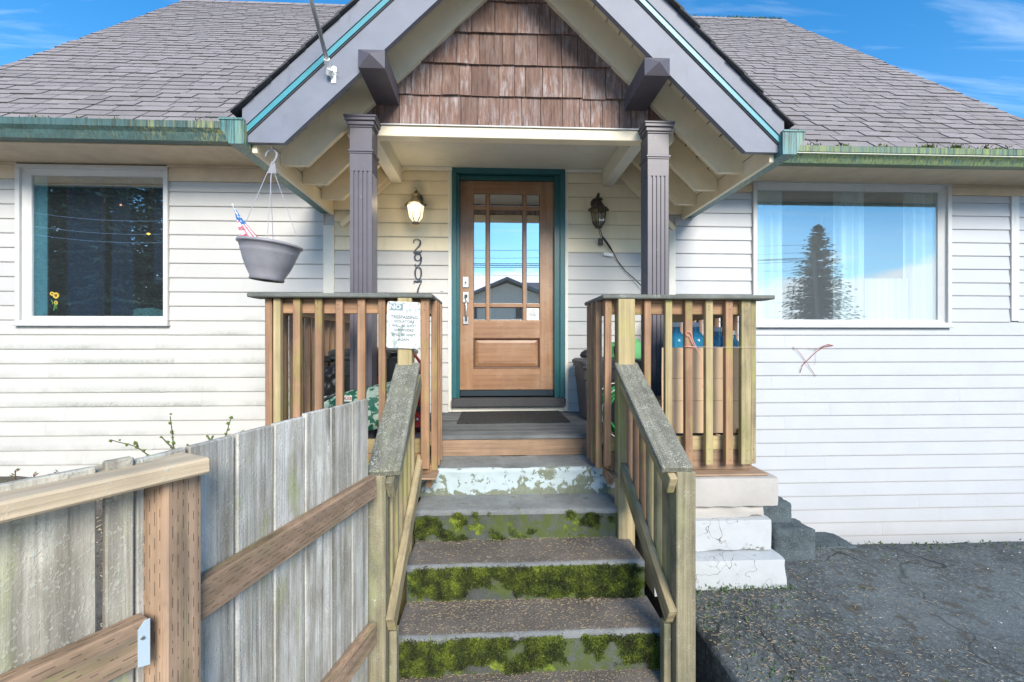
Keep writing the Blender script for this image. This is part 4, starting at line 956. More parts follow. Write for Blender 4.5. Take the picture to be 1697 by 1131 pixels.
# ---------------------------------------------------------------- porch railings
GRP = 'wooden porch railings'
def railing(s):
    left = s < 0
    x0, x1 = (-1.341, -.372) if left else (.695, 1.640)
    xi = x1 if left else x0                                              # the side next to the stairs
    xo = x0 if left else x1
    r = thing('porch_railing', ((x0 + x1) / 2, 2.77, -.69), 'porch railing left of the stairs carrying the worn metal sign' if left else 'porch railing right of the stairs with pink string tied round it', 'railing', GRP)
    cz = .276
    a, c = (-1.415, -.348) if left else (.6646, 1.726)
    board('cap', M['railcap'], r, (a, 2.75, cz), (c, 2.75, cz), .14, .026, (0, 1, 0), .006)
    xc = (c - .07) if left else (a + .07); xr = xo + (.035 if left else -.035)
    board('cap', M['railcap'], r, (xc, 2.821, cz), (xc, 3.22, cz), .14, .026, (1, 0, 0), .006)
    board('cap', M['railcap'], r, (xr, 2.821, cz), (xr, YW - .03, cz), .14, .026, (1, 0, 0), .006)
    board('top_rail', M['redwood'], r, (x0 + .01, 2.775, .218), (x1 - .01, 2.775, .218), .088, .036)
    for xx, y1 in ((xi - s * 0 + (.022 if not left else -.022), 3.22), (xr, YW - .03)): 
        board('top_rail', M['redwood'], r, (xx, 2.80, .218), (xx, y1, .218), .088, .036)
        board('bottom_rail', M['redwood'], r, (xx, 2.84, -.60), (xx, y1, -.60), .088, .036)
    scr = MB()
    def bal(px0, px1, zb, m, y=2.737):
        a, c = X(px0, y - .019), X(px1, y - .019); w = max(.034, c - a)
        for z_ in (.228, .20, -.66, -.725): q_ = Vector(((a + c) / 2 + random.uniform(-.006, .006), y - .0185, z_ + random.uniform(-.006, .006))); scr.cyl(q_, q_ + Vector((0, -.0015, 0)), .0032, n=6)
        board('baluster', M[m], r, ((a + c) / 2, y, zb), ((a + c) / 2, y, .2615), w, .038, (1, 0, 0), .003, .002)
    if left:
        for a, c, m in ((439, 450.5, 'redwood'), (452.5, 464.5, 'greenwood'), (485, 497, 'redwood'), (521, 533.5, 'redwood'), (556, 567.5, 'redwood'), (592, 604.5, 'redwood'), (627, 638.5, 'redwood'), (697, 711, 'redwood')):
            bal(a, c, -.755, m, 2.755 if a == 439 else 2.737)
        post = (658.5, 682)
    else:
        for a, c, m in ((1002.5, 1013.5, 'redwood'), (1068, 1079, 'redwood'), (1103, 1114, 'greenwood'), (1136, 1148, 'redwood'), (1170, 1182, 'greenwood'), (1203, 1215, 'redwood'), (1229, 1245, 'stairwood'), (1246.5, 1251.5, 'stairwood')):
            bal(a, c, -.752, m, 2.757 if a == 1246.5 else 2.737)
        post = (1025, 1052.5)
    tag(scr.build('screw_heads', M['bronze'], r), None, None, None, 'stuff')
    y = 2.725; a, c = X(post[0], y - .044), X(post[1], y - .044)
    board('post', M['greenwood'], r, ((a + c) / 2, y, -1.9), ((a + c) / 2, y, .2615), c - a, .089, (1, 0, 0), .004)
    for k in range(3):                                                   # the short return beside the landing
        yy = 2.86 + k * .125; board('baluster', M['redwood'], r, (xi + (-.02 if left else .02) - s * -.0 + (.038 if left else -.038) * .9, yy, -.80), (xi + (-.02 if left else .02) + (.038 if left else -.038) * .9, yy, .2615), .038, .038, (1, 0, 0), .003, .002)
    for k in range(12):                                                  # outer side
        yy = 2.87 + k * .127
        if yy < YW - .06: board('baluster', M['redwood'], r, (xo + (-.0 if left else 0), yy, -.74), (xo, yy, .2615), .038, .038, (1, 0, 0), .003, .002)
    if not left:
        board('skirt_board', M['riserwood'], r, (xi + .02, 2.76, -.735), (xi + .02, 3.23, -.735), .085, .02, (0, 0, 1), .003)
    return r
railL, railR = railing(-1), railing(1)
for (px, py, q, ang_) in (): pass
# ---------------------------------------------------------------- stair rails
def stair_rail(s):
    left = s < 0
    r = thing('stair_railing', (-.5 if left else .83, 2.3, -1.75), 'sloping stair handrail on the fence side with a grey-green mossy cap' if left else 'sloping stair handrail beside the asphalt path with a speckled lichen cap', 'handrail', 'handrails down the front steps')
    k = 1 if left else -1                                                # towards the stairs
    def at(y, off, z): return Vector(((-.493 if left else .851) + k * off, y, z))
    tz = lambda y: -.537 + (y - 1.94) * .545                             # top of the cap
    ca = Vector((-.457 if left else .810, 1.94, tz(1.94) - .019)); cb = Vector((-.496 if left else .812, 2.715, tz(2.715) - .019))
    board('cap', M['mosscap'], r, ca, cb, .140, .036, (1, 0, 0), .006)
    zr = lambda y: tz(y) - .085
    px = .062
    board('upper_rail', M['oldpost'] if left else M['stairwood'], r, at(1.945, px, zr(1.945) - .008), at(2.69, px, zr(2.69) - .008), .086, .034)
    lz = lambda y: -1.21 + (y - 1.95) * .60
    board('lower_rail', M['stairwood'], r, at(1.955, px, lz(1.955)), at(2.78, px, lz(2.78)), .088, .036)
    board('end_post', M['oldpost'], r, at(1.985, 0, -1.98), at(1.985, 0, tz(1.96) - .040), .086, .086, (1, 0, 0), .005)
    for j in range(6):
        y = 2.10 + j * .113; m = 'stairwood' if j < 3 else ('greenwood' if left else 'redwood')
        board('baluster', M[m], r, at(y, .022, lz(y) - .10), at(y, .022, tz(y) - .045), .040, .038, (1, 0, 0), .003, .002)
    board('kick_board', M['oldpost'], r, at(2.02, px, -1.86), at(2.02, px, lz(1.955) - .055), .034, .05, (1, 0, 0), .003)
    return r
stair_rail(-1); stair_rail(1)
# ---------------------------------------------------------------- fences
def cp(xc, zc, z):                                                       # camera-frame plan position -> world
    return Vector((xc * math.cos(PSI) + zc * math.sin(PSI), zc * math.cos(PSI) - xc * math.sin(PSI), z))
FA = math.atan((985 - CX) / F); dA = Vector((math.sin(FA), math.cos(FA), 0)); nA = Vector((math.cos(FA), -math.sin(FA), 0))   # along, and towards the stairs
def onA(px): zc = 705.0 / (985 - px); return ((px - CX) / F * zc, zc)
def wA(px, z, off=0.0): xc, zc = onA(px); return cp(xc + off * nA.x, zc + off * nA.y, z)
fA = thing('picket_fence', wA(450, -1.55), 'weathered grey board fence running from the square post to the stair post', 'fence', 'weathered board fences')
edges = [219, 305.5, 387, 450.4, 502, 544.6, 580, 607.5]
tops = [-.240, -.241, -.240, -.241, -.232, -.2345, -.231, -.229]
for k in range(7):
    g = random.choice((.004, .006, .008)) if k not in (1,) else .012
    pa, pb = wA(edges[k], 0), wA(edges[k + 1], 0); d = (pb - pa).normalized(); w = (pb - pa).length - g
    m = (pa + pb) / 2; tz_ = tops[k] + random.uniform(-.004, .004); zb = -1.50
    Mx = Matrix.Translation((m.x, m.y, (tz_ + zb) / 2)) @ frame((0, 0, 1), d) @ Matrix.Rotation(random.gauss(0, .012), 4, 'X') @ Matrix.Rotation(random.gauss(0, .002), 4, 'Z')
    piece('picket', M['greywood'], fA, (tz_ - zb, w, .017), Mx, .003)
nh = MB()
for k in range(7):
    for zt in (-.56, -.615, -1.17, -1.22):
        for t_ in (.25, .75):
            p_ = wA(edges[k] + (edges[k + 1] - edges[k]) * t_, zt + random.uniform(-.006, .006), .009); nh.cyl(p_, p_ + Vector((nA.x, nA.y, 0)) * .0015, .003, n=6)
tag(nh.build('nail_heads', M['rust'], fA), None, None, None, 'stuff')
for zt, m in ((-.545, 'treated'), (-1.15, 'treated')):
    board('rail', M[m], fA, wA(268, zt - .044, .029), wA(606.5, zt - .044, .029), .088, .037)
pc = cp(-.7005, .925, 0)
# near post and the section on its left
dB = Vector((.464, .886, 0)); dB.normalize(); nB = Vector((dB.y, -dB.x, 0))
fB = thing('picket_fence', (pc.x, pc.y, -1.55), 'nearest board fence with a flat timber cap and a galvanised rail bracket', 'fence', 'weathered board fences')
cA = cp(-.6635, 1.0, 0)
def bp(xc, zc, z, off=0.0, al=0.0): return cp(xc + off * nB.x + al * dB.x, zc + off * nB.y + al * dB.y, z)
e1 = bp(-.648, .977, -.2645)                                            # front lower corner of the cap's far end
a1 = Vector((dB.x * math.cos(PSI) + dB.y * math.sin(PSI), dB.y * math.cos(PSI) - dB.x * math.sin(PSI), 0)); b1 = Vector((a1.y, -a1.x, 0))
capc = e1 - b1 * .07
board('cap', M['pinecap'], fB, capc - a1 * 1.0, capc, .14, .034, b1, .005)
dAw = Vector((dA.x * math.cos(PSI) + dA.y * math.sin(PSI), dA.y * math.cos(PSI) - dA.x * math.sin(PSI), 0)); nAw = Vector((dAw.y, -dAw.x, 0))
corner = cp((275 - CX) / F * .925, .925, 0)                             # the post's near edge
pcw = corner + dAw * .0445 - nAw * .0445
board('post', M['treated'], fB, (pcw.x, pcw.y, -1.62), (pcw.x, pcw.y, -.284), .089, .089, dAw, .006)
# rail B ends against the post
e2 = cp((247 - CX) / F * .90, .90, 0)
zr_ = -.545 - .045
board('rail', M['treated'], fB, e2 - b1 * .0185 - a1 * .95 + Vector((0, 0, zr_)), e2 - b1 * .0185 + Vector((0, 0, zr_)), .088, .037)
br_ = MB(); q = e2 - a1 * .0 + b1 * .0205
def bq(al, off, z): p = e2 + a1 * al + b1 * (off - .0185); return (p.x, p.y, z)
br_.prism([bq(-.019, .0188, -.552 - .088 + .006), bq(.001, .0188, -.552 - .088 + .0), bq(.001, .0188, -.548), bq(-.008, .0188, -.548), bq(-.019, .0188, -.562)], tuple(b1 * .0016))
bk = br_.build('rail_bracket', M['galv'], fB)
MB().cyl(bq(-.012, .0204, -.580), bq(-.012, .0235, -.580), .0042, .003, 10).build('nail_head', M['steel'], bk)
# its pickets, on the far side of the rail
pk = e2 - b1 * .049
def px_on(px, pk):                                                           # distance along the picket line at a picture column
    d = ray(px, HY); 
    # solve pk + a1*t parallel to d
    det = a1.x * -d.y + a1.y * d.x
    return ((pk.x) * d.y - (pk.y) * d.x) / (a1.x * -d.y + a1.y * d.x) if abs(det) > 1e-6 else 0
for p0, p1, top, pk in ((-420, -60, -.236, pk), (-52, 157, -.236, pk), (172, 219, -.230, pk), (226, 292, -.258, e2 - b1 * .125)):
    t0, t1 = px_on(p0, pk), px_on(p1, pk)
    c = pk + a1 * ((t0 + t1) / 2); w = abs(t1 - t0)
    Mx = Matrix.Translation((c.x, c.y, (top - 1.5) / 2)) @ frame((0, 0, 1), a1) @ Matrix.Rotation(random.gauss(0, .006), 4, 'X')
    piece('picket', M['agedwood'], fB, (1.5 + top, w, .018), Mx, .003)
# ---------------------------------------------------------------- wall lanterns
def lantern(px, py_top, py_bot, lit):
    c = P(px, (py_top + py_bot) / 2, 4.30); t = P(px, py_top, 4.30).z; bo = P(px, py_bot, 4.30).z; hgt = t - bo; x = c.x; y = 4.30
    L = thing('wall_lantern', (x, YW, bo), 'lit bronze wall lantern above the house number' if lit else 'unlit dark bronze wall lantern with a cord hanging from it', 'lantern', 'lanterns either side of the front door')
    m = M['pewter'] if lit else M['bronze']; n = 6
    zt, zr = bo + hgt * .62, bo + hgt * .50
    def hexr(r, z, o=.26): return [(x + r * math.cos(o + k * 6.2832 / n), y + r * math.sin(o + k * 6.2832 / n), z) for k in range(n)]
    S = hgt / .33
    rw = .088 * S; levels = [(.030 * S, bo + .012), (.062 * S, bo + hgt * .16), (rw * .90, zr), ]
    for k in range(n):
        k2 = (k + 1) % n; bm = MB()
        for (r0, z0), (r1, z1) in zip(levels[:-1], levels[1:]):
            a, b2 = hexr(r0, z0), hexr(r1, z1); bm.add([a[k], a[k2], b2[k2], b2[k]], [(0, 1, 2, 3)])
        bm.build('pane', M['glow'] if lit else M['smokeglass'], L)
    bm = MB()
    for k in range(n):
        bm.tube([hexr(r, z)[k] for r, z in levels], .0045, 4)
    for r, z in (levels[0], levels[2]):
        h = hexr(r, z); bm.tube(h + [h[0]], .004, 4)
    bm.build('cage', m, L)
    bm = MB().lathe([(rw * 1.12, zr - .004), (rw * 1.14, zr + .008), (rw * .92, zr + .016), (rw * .60, zr + hgt * .14), (rw * .34, zr + hgt * .24), (rw * .34, zr + hgt * .265), (rw * .46, zr + hgt * .28), (rw * .46, zr + hgt * .31), (.012, zr + hgt * .36), (.010, zr + hgt * .42), (.016, zr + hgt * .45), (.004, zr + hgt * .49)], Matrix.Translation((x, y, 0)), 6, 0, True)
    bm.build('cap', m, L)
    MB().lathe([(.034 * S, bo), (.036 * S, bo + .010), (.02 * S, bo + .014)], Matrix.Translation((x, y, 0)), 12, 0, True).build('foot', m, L)
    pts = [(x, y + .02, zr + hgt * .40), (x, y + .045, zr + hgt * .47), (x, y + .08, zr + hgt * .44), (x, YW - .018, zr + hgt * .34)]
    MB().tube(pts, .008, 8).build('arm', m, L, True)
    bm = MB().cyl((x, YW - .03, zr + hgt * .28), (x, YW - .012, zr + hgt * .28), .05, .055, 16); bm.build('back_plate', m, L)
    MB().cyl((x, y, bo + .02), (x, y, bo + hgt * .26), .012, .010, 10).lathe([(.010, bo + hgt * .26), (.022, bo + hgt * .33), (.018, bo + hgt * .40), (.004, bo + hgt * .43)], Matrix.Translation((x, y, 0)), 10).build('bulb', M['plasticwhite'], L)
    if lit:
        pl_ = bpy.data.lights.new('lantern_light', 'POINT'); pl_.energy = 1.2; pl_.color = (1, .78, .45); pl_.shadow_soft_size = .05
        lo = bpy.data.objects.new('lantern_light', pl_); link(lo, Matrix.Translation(Vector((x, y - .11, zr - .02)) + UP), None)
    return L
lantern(689, 311, 371, True); lantern(992, 319, 378, False)
# extension cord from the unlit lantern
cord = thing('extension_cord', P(1000, 378, 4.33), 'black extension cord plugged in under the right lantern', 'cord')
MB().tube([P(993, 376, 4.31), P(996, 385, 4.33), P(999, 394, 4.35)], .004, 6).tube([P(992, 376, 4.31), P(993, 384, 4.35), P(995.5, 393, 4.37)], .003, 6).build('lead', M['cable'], cord, True)
MB().tube([P(998, 392, 4.35), P(1003, 399, 4.36), P(1010, 409, 4.37), P(1015, 417, 4.38)], [.007, .012, .012, .006], 8).build('connector', M['black'], cord, True)
MB().box(P(992.3, 406, 4.36), P(998.3, 396, 4.39), .004).build('plug', M['black'], cord)
MB().tube([P(1015, 416, 4.38), P(1023, 432, 4.39), P(1036, 449, 4.39), P(1052, 463, 4.38), P(1068, 479, 4.36), P(1090, 500, 4.30)], .0045, 6).build('cable', M['cable'], cord, True)
bm = MB(); a = P(1001, 421, 4.385); bm.bar(a, P(1016, 423, 4.375), .03, .0006); bm.build('paper_tag', M['plasticwhite'], cord)
# ---------------------------------------------------------------- house number
num = thing('house_number', P(691, 480, YW - .03), 'dark metal house number 2907 set vertically beside the door', 'house number')
def digit(kind, px, py0, py1):
    c = P(px, (py0 + py1) / 2, YW - .026); h = P(px, py0, YW).z - P(px, py1, YW).z; w = h * .60
    def q(u, v): return Vector((c.x + (u - .5) * w, c.y, c.z + (.5 - v) * h))
    S = {'2': [([(.06, .24), (.12, .10), (.36, .02), (.62, .03), (.84, .14), (.86, .30), (.72, .48), (.44, .66), (.16, .86), (.06, .95)], [.035, .05, .03, .035, .09, .12, .09, .06, .05, .05]), ([(.06, .95), (.40, .92), (.76, .95), (.94, .90), (.98, .76)], [.04, .08, .08, .05, .02]), ([(.05, .24), (.14, .25)], [.09, .09])],
         '9': [([(.5, .03), (.20, .12), (.10, .30), (.20, .49), (.5, .57), (.78, .48), (.90, .30), (.78, .11), (.5, .03)], [.03, .09, .12, .09, .03, .08, .10, .08, .03]), ([(.90, .30), (.90, .52), (.80, .76), (.58, .92), (.34, .97), (.14, .88)], [.10, .12, .10, .06, .04, .06]), ([(.12, .84), (.22, .86)], [.08, .08])],
         '0': [([(.5, .03), (.22, .14), (.12, .38), (.12, .62), (.22, .86), (.5, .97), (.78, .86), (.88, .62), (.88, .38), (.78, .14), (.5, .03)], [.03, .08, .12, .12, .08, .03, .08, .12, .12, .08, .03])],
         '7': [([(.06, .26), (.08, .06)], [.02, .06]), ([(.08, .08), (.40, .11), (.70, .07), (.95, .06)], [.05, .10, .09, .05]), ([(.95, .06), (.70, .38), (.52, .66), (.44, .96)], [.03, .06, .10, .11])]}[kind]
    bm = MB()
    for pts, ws in S:
        V = [q(*p) for p in pts]; Lf, Rt = [], []
        for i, p in enumerate(V):
            d = (V[min(i + 1, len(V) - 1)] - V[max(i - 1, 0)]).normalized()
            if len(V) > 3 and (V[0] - V[-1]).length < 1e-6 and i in (0, len(V) - 1): d = (V[1] - V[-2]).normalized()
            nn = Vector((-d.z, 0, d.x)); r = ws[i] * w * .85; Lf.append(p + nn * r); Rt.append(p - nn * r)
        for i in range(len(V) - 1): bm.prism([Lf[i], Lf[i + 1], Rt[i + 1], Rt[i]], (0, .008, 0))
    bm.build('digit', M['iron'], num)
digit('2', 691.5, 396, 420); digit('9', 692.5, 419.5, 442); digit('0', 693, 441.5, 463.5); digit('7', 692.5, 464, 488)
bell = thing('doorbell', P(732, 482, YW), 'small white doorbell button on the siding left of the door frame', 'doorbell')
MB().box(P(729.3, 483, YW - .022), P(735, 471.5, YW - .004), .003).build('plate', M['offwhite'], bell); MB().box(P(731, 479, YW - .027), P(733.5, 475, YW - .022), .002).build('button', M['plasticwhite'], bell)
# ---------------------------------------------------------------- door mat
zd = -.675; m4 = [PZ(766, 684, zd), PZ(925, 682, zd), PZ(945, 700.5, zd), PZ(757, 703, zd)]
b_ = MB().prism([(p.x, p.y, zd) for p in m4], (0, 0, .010)).build('door_mat', M['mat']); tag(b_, 'black rubber door mat lying on the deck at the door sill', 'mat')
# ---------------------------------------------------------------- the sign
ys = 2.665; sc_ = P(668.5, 539, ys); sw, sh = P(696, 539, ys).x - P(641, 539, ys).x, P(668, 501, ys).z - P(668, 578, ys).z
sg = thing('warning_sign', (sc_.x, ys, sc_.z - sh / 2), 'battered white no trespassing sign nailed to the railing post', 'sign')
rr = .014; pts = []
for cx_, cz_, a0 in ((1, 1, 0), (-1, 1, 90), (-1, -1, 180), (1, -1, 270)):
    for k in range(4): a = math.radians(a0 + k * 30); pts.append((cx_ * (sw / 2 - rr) + rr * math.cos(a), 0, cz_ * (sh / 2 - rr) + rr * math.sin(a)))
bm = MB(); bm.prism(pts, (0, .0018, 0)); Rt = Matrix.Translation(sc_) @ Matrix.Rotation(.035, 4, 'Y') @ Matrix.Rotation(.02, 4, 'X')
bm.v = [Rt @ p for p in bm.v]; pan = bm.build('panel', M['sign'], sg, False, sc_)
def st(s, size, u, v, mat='ink', xs=1.0): text(s, size, Rt @ Vector((u, -.0012, v)), sg, M[mat], 'lettering', .035, xs)
hb = MB().box((-sw / 2 + .012, -.0009, sh / 2 - .052), (sw / 2 - .10, -.0003, sh / 2 - .012)); hb.v = [Rt @ p for p in hb.v]; hb.build('header_patch', flat('faded_header', (.20, .27, .29), .7), sg)
st('NO', .040, -.050, sh / 2 - .032, 'inkwhite', 1.05)
for s, v, k in (('TRESPASSING', .045, .026), ('VIOLATORS', .020, .022), ('WILL BE SHOT', -.005, .0215), ('SURVIVORS', -.031, .022), ('WILL BE SHOT', -.058, .0215), ('AGAIN', -.085, .0215)): st(s, k, .004, v)
for u, v, m in ((-.085, sh / 2 - .008, 'rust'), (.0, sh / 2 - .008, 'rust'), (.084, sh / 2 - .010, 'rust')):
    p = Rt @ Vector((u, -.001, v)); MB().cyl(p, p + Vector((0, -.003, 0)), .0035, n=8).build('nail_head', M[m], sg)
# ---------------------------------------------------------------- hanging basket with a little flag
yb = 2.99; rimc = P(448, 407, yb); RAD = (P(502, 407, yb) - P(394, 407, yb)).length / 2 * .94
pot = thing('hanging_basket', P(440, 462, yb), 'grey plastic hanging basket on thin wires under the porch eave', 'planter')
Tb = Matrix.Translation(rimc) @ Matrix.Rotation(math.radians(5.5), 4, 'Y')
h = P(448, 402, yb).z - P(448, 461, yb).z
prof = [(RAD * .50, -h), (RAD * .53, -h * .985), (RAD * .52, -h * .90), (RAD * .66, -h * .68), (RAD * .77, -h * .45), (RAD * .84, -h * .26), (RAD * .875, -h * .20), (RAD * .87, -h * .16), (RAD * .90, -h * .13), (RAD * .93, -h * .03), (RAD * .99, -h * .02), (RAD, 0), (RAD * .99, h * .05), (RAD * .93, h * .05), (RAD * .86, -.01), (RAD * .80, -h * .3)]
MB().lathe(prof, Tb, 40).build('pot', M['potgrey'], pot, True)
MB().lathe([(.002, -h * .96), (RAD * .54, -h * .98)], Tb, 30).lathe([(RAD * .2, -h * 1.0), (RAD * .36, -h * 1.005), (RAD * .36, -h * .97)], Tb, 24).build('drain_base', M['potdark'], pot)
MB().lathe([(.002, -h * .18), (RAD * .80, -h * .2)], Tb, 24).build('soil', M['soil'], pot)
hub = P(449, 285, yb); bm = MB()
for a in (20, 110, 200, 290):
    e = Tb @ Vector((RAD * .93 * math.cos(math.radians(a)), RAD * .93 * math.sin(math.radians(a)), h * .04)); bm.tube([hub + Vector((.02 * math.cos(math.radians(a)), .006 * math.sin(math.radians(a)), 0)), e], .0022, 5)
bm.build('wire', M['wire'], pot)
bm = MB().prism([P(443, 287, yb - .004), P(458, 288, yb - .004), P(456, 271, yb - .004), P(450, 267, yb - .004)], (0, .008, 0)); bm.tube([P(452, 272, yb), P(458, 262, yb), P(459, 255, yb), P(455, 250, yb), P(448, 249, yb), P(442, 254, yb), P(440, 260, yb)], [.008, .008, .009, .009, .009, .008, .006], 8); bm.build('hook', M['potgrey'], pot)
MB().tube([P(450, 251, yb), P(450, 235, yb)], .003, 6).build('tie_wire', M['plasticwhite'], pot)
fg = thing('small_flag', P(420, 398, yb), 'small stars and stripes flag stuck in the hanging basket', 'flag')
tip, foot = P(386, 341, yb - .03), P(414, 402, yb - .02)
MB().tube([tip, foot + (foot - tip) * .3], .003, 6).build('stick', M['plasticwhite'], fg); MB().cyl(tip, tip + (tip - foot) * .05, .007, .002, 8).build('finial', M['plasticwhite'], fg)
# cloth wrapped down the stick: canton on top, stripes below, as facets of a folded cone
bm = MB(); rows_ = 26; cols_ = 10
TL = lambda t: P(387 + 13 * t, 343 + 57 * t, yb - .035); TR = lambda t: P(389 + 44 * t ** 1.25, 343 + 56 * t, yb - .02)
for i in range(rows_):
    for j in range(cols_):
        t0, t1 = i / rows_, (i + 1) / rows_; s0, s1 = j / cols_, (j + 1) / cols_
        def fp(t, s): p = TL(t).lerp(TR(t), s); p.y += .022 * t * math.sin(s * 9.5); p.z += .004 * math.sin(s * 7); return p
        k = (t0 + .12 * (s0 < .42) ); stripe = (int((t0 * 9 if s0 < .5 else (s0 * 11)))) % 2
        mi = 2 if t0 < (.42 if s0 < .5 else .47) else (0 if stripe else 1)
        if mi == 2 and (i % 3 == 1) and (j % 3 == (i // 3) % 3): mi = 1
        bm.add([fp(t0, s0), fp(t0, s1), fp(t1, s1), fp(t1, s0)], [(0, 1, 2, 3)], None, mi)
bm.build('flag_cloth', [M['flagred'], M['flagwhite'], M['flagblue']], fg)
# ---------------------------------------------------------------- flag pole on the barge board
bk0 = P(548, 117, 2.925); fpole = thing('flag_pole', bk0, 'bare metal flag pole in a white bracket on the gable board', 'flag pole')
bm = MB().prism([P(549, 138, 2.924), P(556, 138, 2.924), P(558, 112, 2.924), P(553, 109, 2.924), P(546, 114, 2.924)], (0, .005, 0)); bm.build('bracket_plate', M['plasticwhite'], fpole)
s0, s1 = P(545, 118, 2.90), P(541.5, 98, 2.84)
MB().cyl(s0, s1, .018, .019, 14).cyl(P(545, 124, 2.905), P(547, 114, 2.88), .019, .021, 14).build('bracket_socket', M['plasticwhite'], fpole)
d = (P(515, -2, 2.62) - P(541.5, 98, 2.84)); MB().cyl(s1 - d * .05, s1 + d * 1.9, .0125, n=14).build('pole', M['pole'], fpole, True)
MB().tube([P(552, 121, 2.92), P(561, 121, 2.90)], .0025, 5).build('thumb_screw', M['steel'], fpole)

R_ = random.Random(12); pts = []
for _ in range(260):
    x = R_.uniform(1.5, 5.5); y = 3.05 + R_.gauss(0, .05); pts.append(((x, y, asph(x, y)), (0, -.1, 1)))
for _ in range(240):
    x = 1.06 + abs(R_.gauss(0, .25)); y = R_.uniform(1.6, 2.55); pts.append(((x, y, asph(x, y)), (0, -.1, 1)))
for _ in range(120):
    x = R_.uniform(1.1, 1.75); pts.append(((x, 2.535 + R_.gauss(0, .012), ASPH), (0, -.2, 1)))
tuft_field('path_weeds', None, pts, .016, M['leafgreen'], 3)
# ---------------------------------------------------------------- things on the porch, left side
ZD = -.676
def bin_(name, x0, x1, y0, y1, z0, z1, taper, mat, label, cat, lidmat=None):
    t = thing(name, ((x0 + x1) / 2, (y0 + y1) / 2, z0), label, cat)
    xm, ym = (x0 + x1) / 2, (y0 + y1) / 2
    def rect(k, z): 
        a, c = (x1 - x0) / 2 * k, (y1 - y0) / 2 * k; r = min(a, c) * .25; out = []
        for sx, sy, a0 in ((1, 1, 0), (-1, 1, 90), (-1, -1, 180), (1, -1, 270)):
            for q in range(4): g = math.radians(a0 + q * 30); out.append((xm + sx * (a - r) + r * math.cos(g), ym + sy * (c - r) + r * math.sin(g), z))
        return out
    lv = [(taper, z0), (taper + (1 - taper) * .72, z0 + (z1 - z0) * .70), (taper + (1 - taper) * .72 + .03, z0 + (z1 - z0) * .71), (.99, z1 - .045), (1.05, z1 - .044), (1.05, z1 - .012)]
    bm = MB(); n = 16; V = sum([rect(*q) for q in lv], [])
    bm.add(V, [(r * n + k, r * n + (k + 1) % n, (r + 1) * n + (k + 1) % n, (r + 1) * n + k) for r in range(len(lv) - 1) for k in range(n)] + [tuple(range(n - 1, -1, -1)), tuple(range((len(lv) - 1) * n, len(lv) * n))])
    bm.build('body', mat, t)
    bm = MB(); lv = [(1.08, z1 - .0115), (1.09, z1 + .012), (1.0, z1 + .03), (.3, z1 + .045)]; V = sum([rect(*q) for q in lv], [])
    bm.add(V, [(r * n + k, r * n + (k + 1) % n, (r + 1) * n + (k + 1) % n, (r + 1) * n + k) for r in range(3) for k in range(n)] + [tuple(range(n - 1, -1, -1)), tuple(range(3 * n, 4 * n))]); bm.build('lid', lidmat or mat, t)
    return t
y = 3.75; xa_, xb_ = X(546, 3.55), X(672, 3.55)
lb = bin_('wheelie_bin', xa_, xb_, 3.55, 4.05, ZD, -.085, .80, M['charcoal'], 'black wheeled rubbish bin behind the left porch railing', 'bin')
MB().box((xa_ - .075, 3.56, -.155), (xa_ + .01, 3.80, -.105), .012).build('grip', M['black'], lb)
for yy in (3.62, 3.98): MB().cyl((xa_ - .01, yy, ZD + .075), (xa_ + .035, yy, ZD + .075), .072, n=18).build('wheel', M['blackmatt'], lb)
# soil bag
def blob(fn, nu, nv): 
    v = [fn(i / nu, j / nv) for i in range(nu + 1) for j in range(nv + 1)]
    return v, [(i * (nv + 1) + j, i * (nv + 1) + j + 1, (i + 1) * (nv + 1) + j + 1, (i + 1) * (nv + 1) + j) for i in range(nu) for j in range(nv)]
def pillow(o, ux_, vy_, nz_, a, c, th, wr=.012, seed=0):
    def f(s):
        def g(u, v):
            x, y2 = (u - .5) * 2, (v - .5) * 2; e = max(0, (1 - abs(x) ** 3)) ** .5 * max(0, (1 - abs(y2) ** 3)) ** .5
            p = Vector(o) + ux_ * (a * u) + vy_ * (c * v) + nz_ * (s * th * e + (wr * noise.noise((u * 5 + seed, v * 5, s)) + .5 * wr * noise.noise((u * 13, v * 13, s + seed))) * (e > .1))
            return p
        return g
    bm = MB(); v, fc = blob(f(1), 16, 16); bm.add(v, fc); v, fc = blob(f(-1), 16, 16); bm.add(v, [q[::-1] for q in fc]); return bm
bx = X(530, 3.05); bag = thing('soil_bag', (bx + .3, 3.08, ZD), 'green and white printed soil bag slumped on the left porch', 'bag')
ux_ = Vector((1, .05, .22)).normalized(); nz_ = Vector((0, -1, .35)).normalized(); vy_ = ux_.cross(nz_) * -1
if vy_.z < 0: vy_ = -vy_
pillow(Vector((bx, 3.02, ZD + .02)), ux_, vy_, nz_, .62, .30, .055).build('bag_body', M['soilbag'], bag, True)
q = P(574, 661, 2.945); MB().box((q.x - .05, q.y, q.z - .018), (q.x + .035, q.y + .001, q.z + .018)).build('label_patch', M['inkwhite'], bag)
text('HOUSE', .026, (q.x - .006, q.y - .001, q.z), bag, M['rust'])
a = thing('leaning_tool', P(535, 663, 2.93), 'dark handled tool leaning against the green soil bag', 'tool'); MB().tube([P(522, 672, 2.93), P(545, 659, 2.935), P(560, 651, 2.94)], .011, 8).build('handle', M['charcoal'], a, True)
bb = thing('black_bag', (X(541, 3.35), 3.35, -.5), 'black plastic bag stuffed beside the wheeled bin', 'bag')
pillow(P(537, 664, 3.42), Vector((.16, .02, .05)).normalized(), Vector((-.1, 0, 1)).normalized(), Vector((0, -1, 0)), .15, .24, .06, .02, 3).build('bag_body', M['black'], bb, True)
pb = thing('power_tool_case', (X(650, 3.5), 3.5, ZD), 'black equipment case standing behind the sign post', 'case')
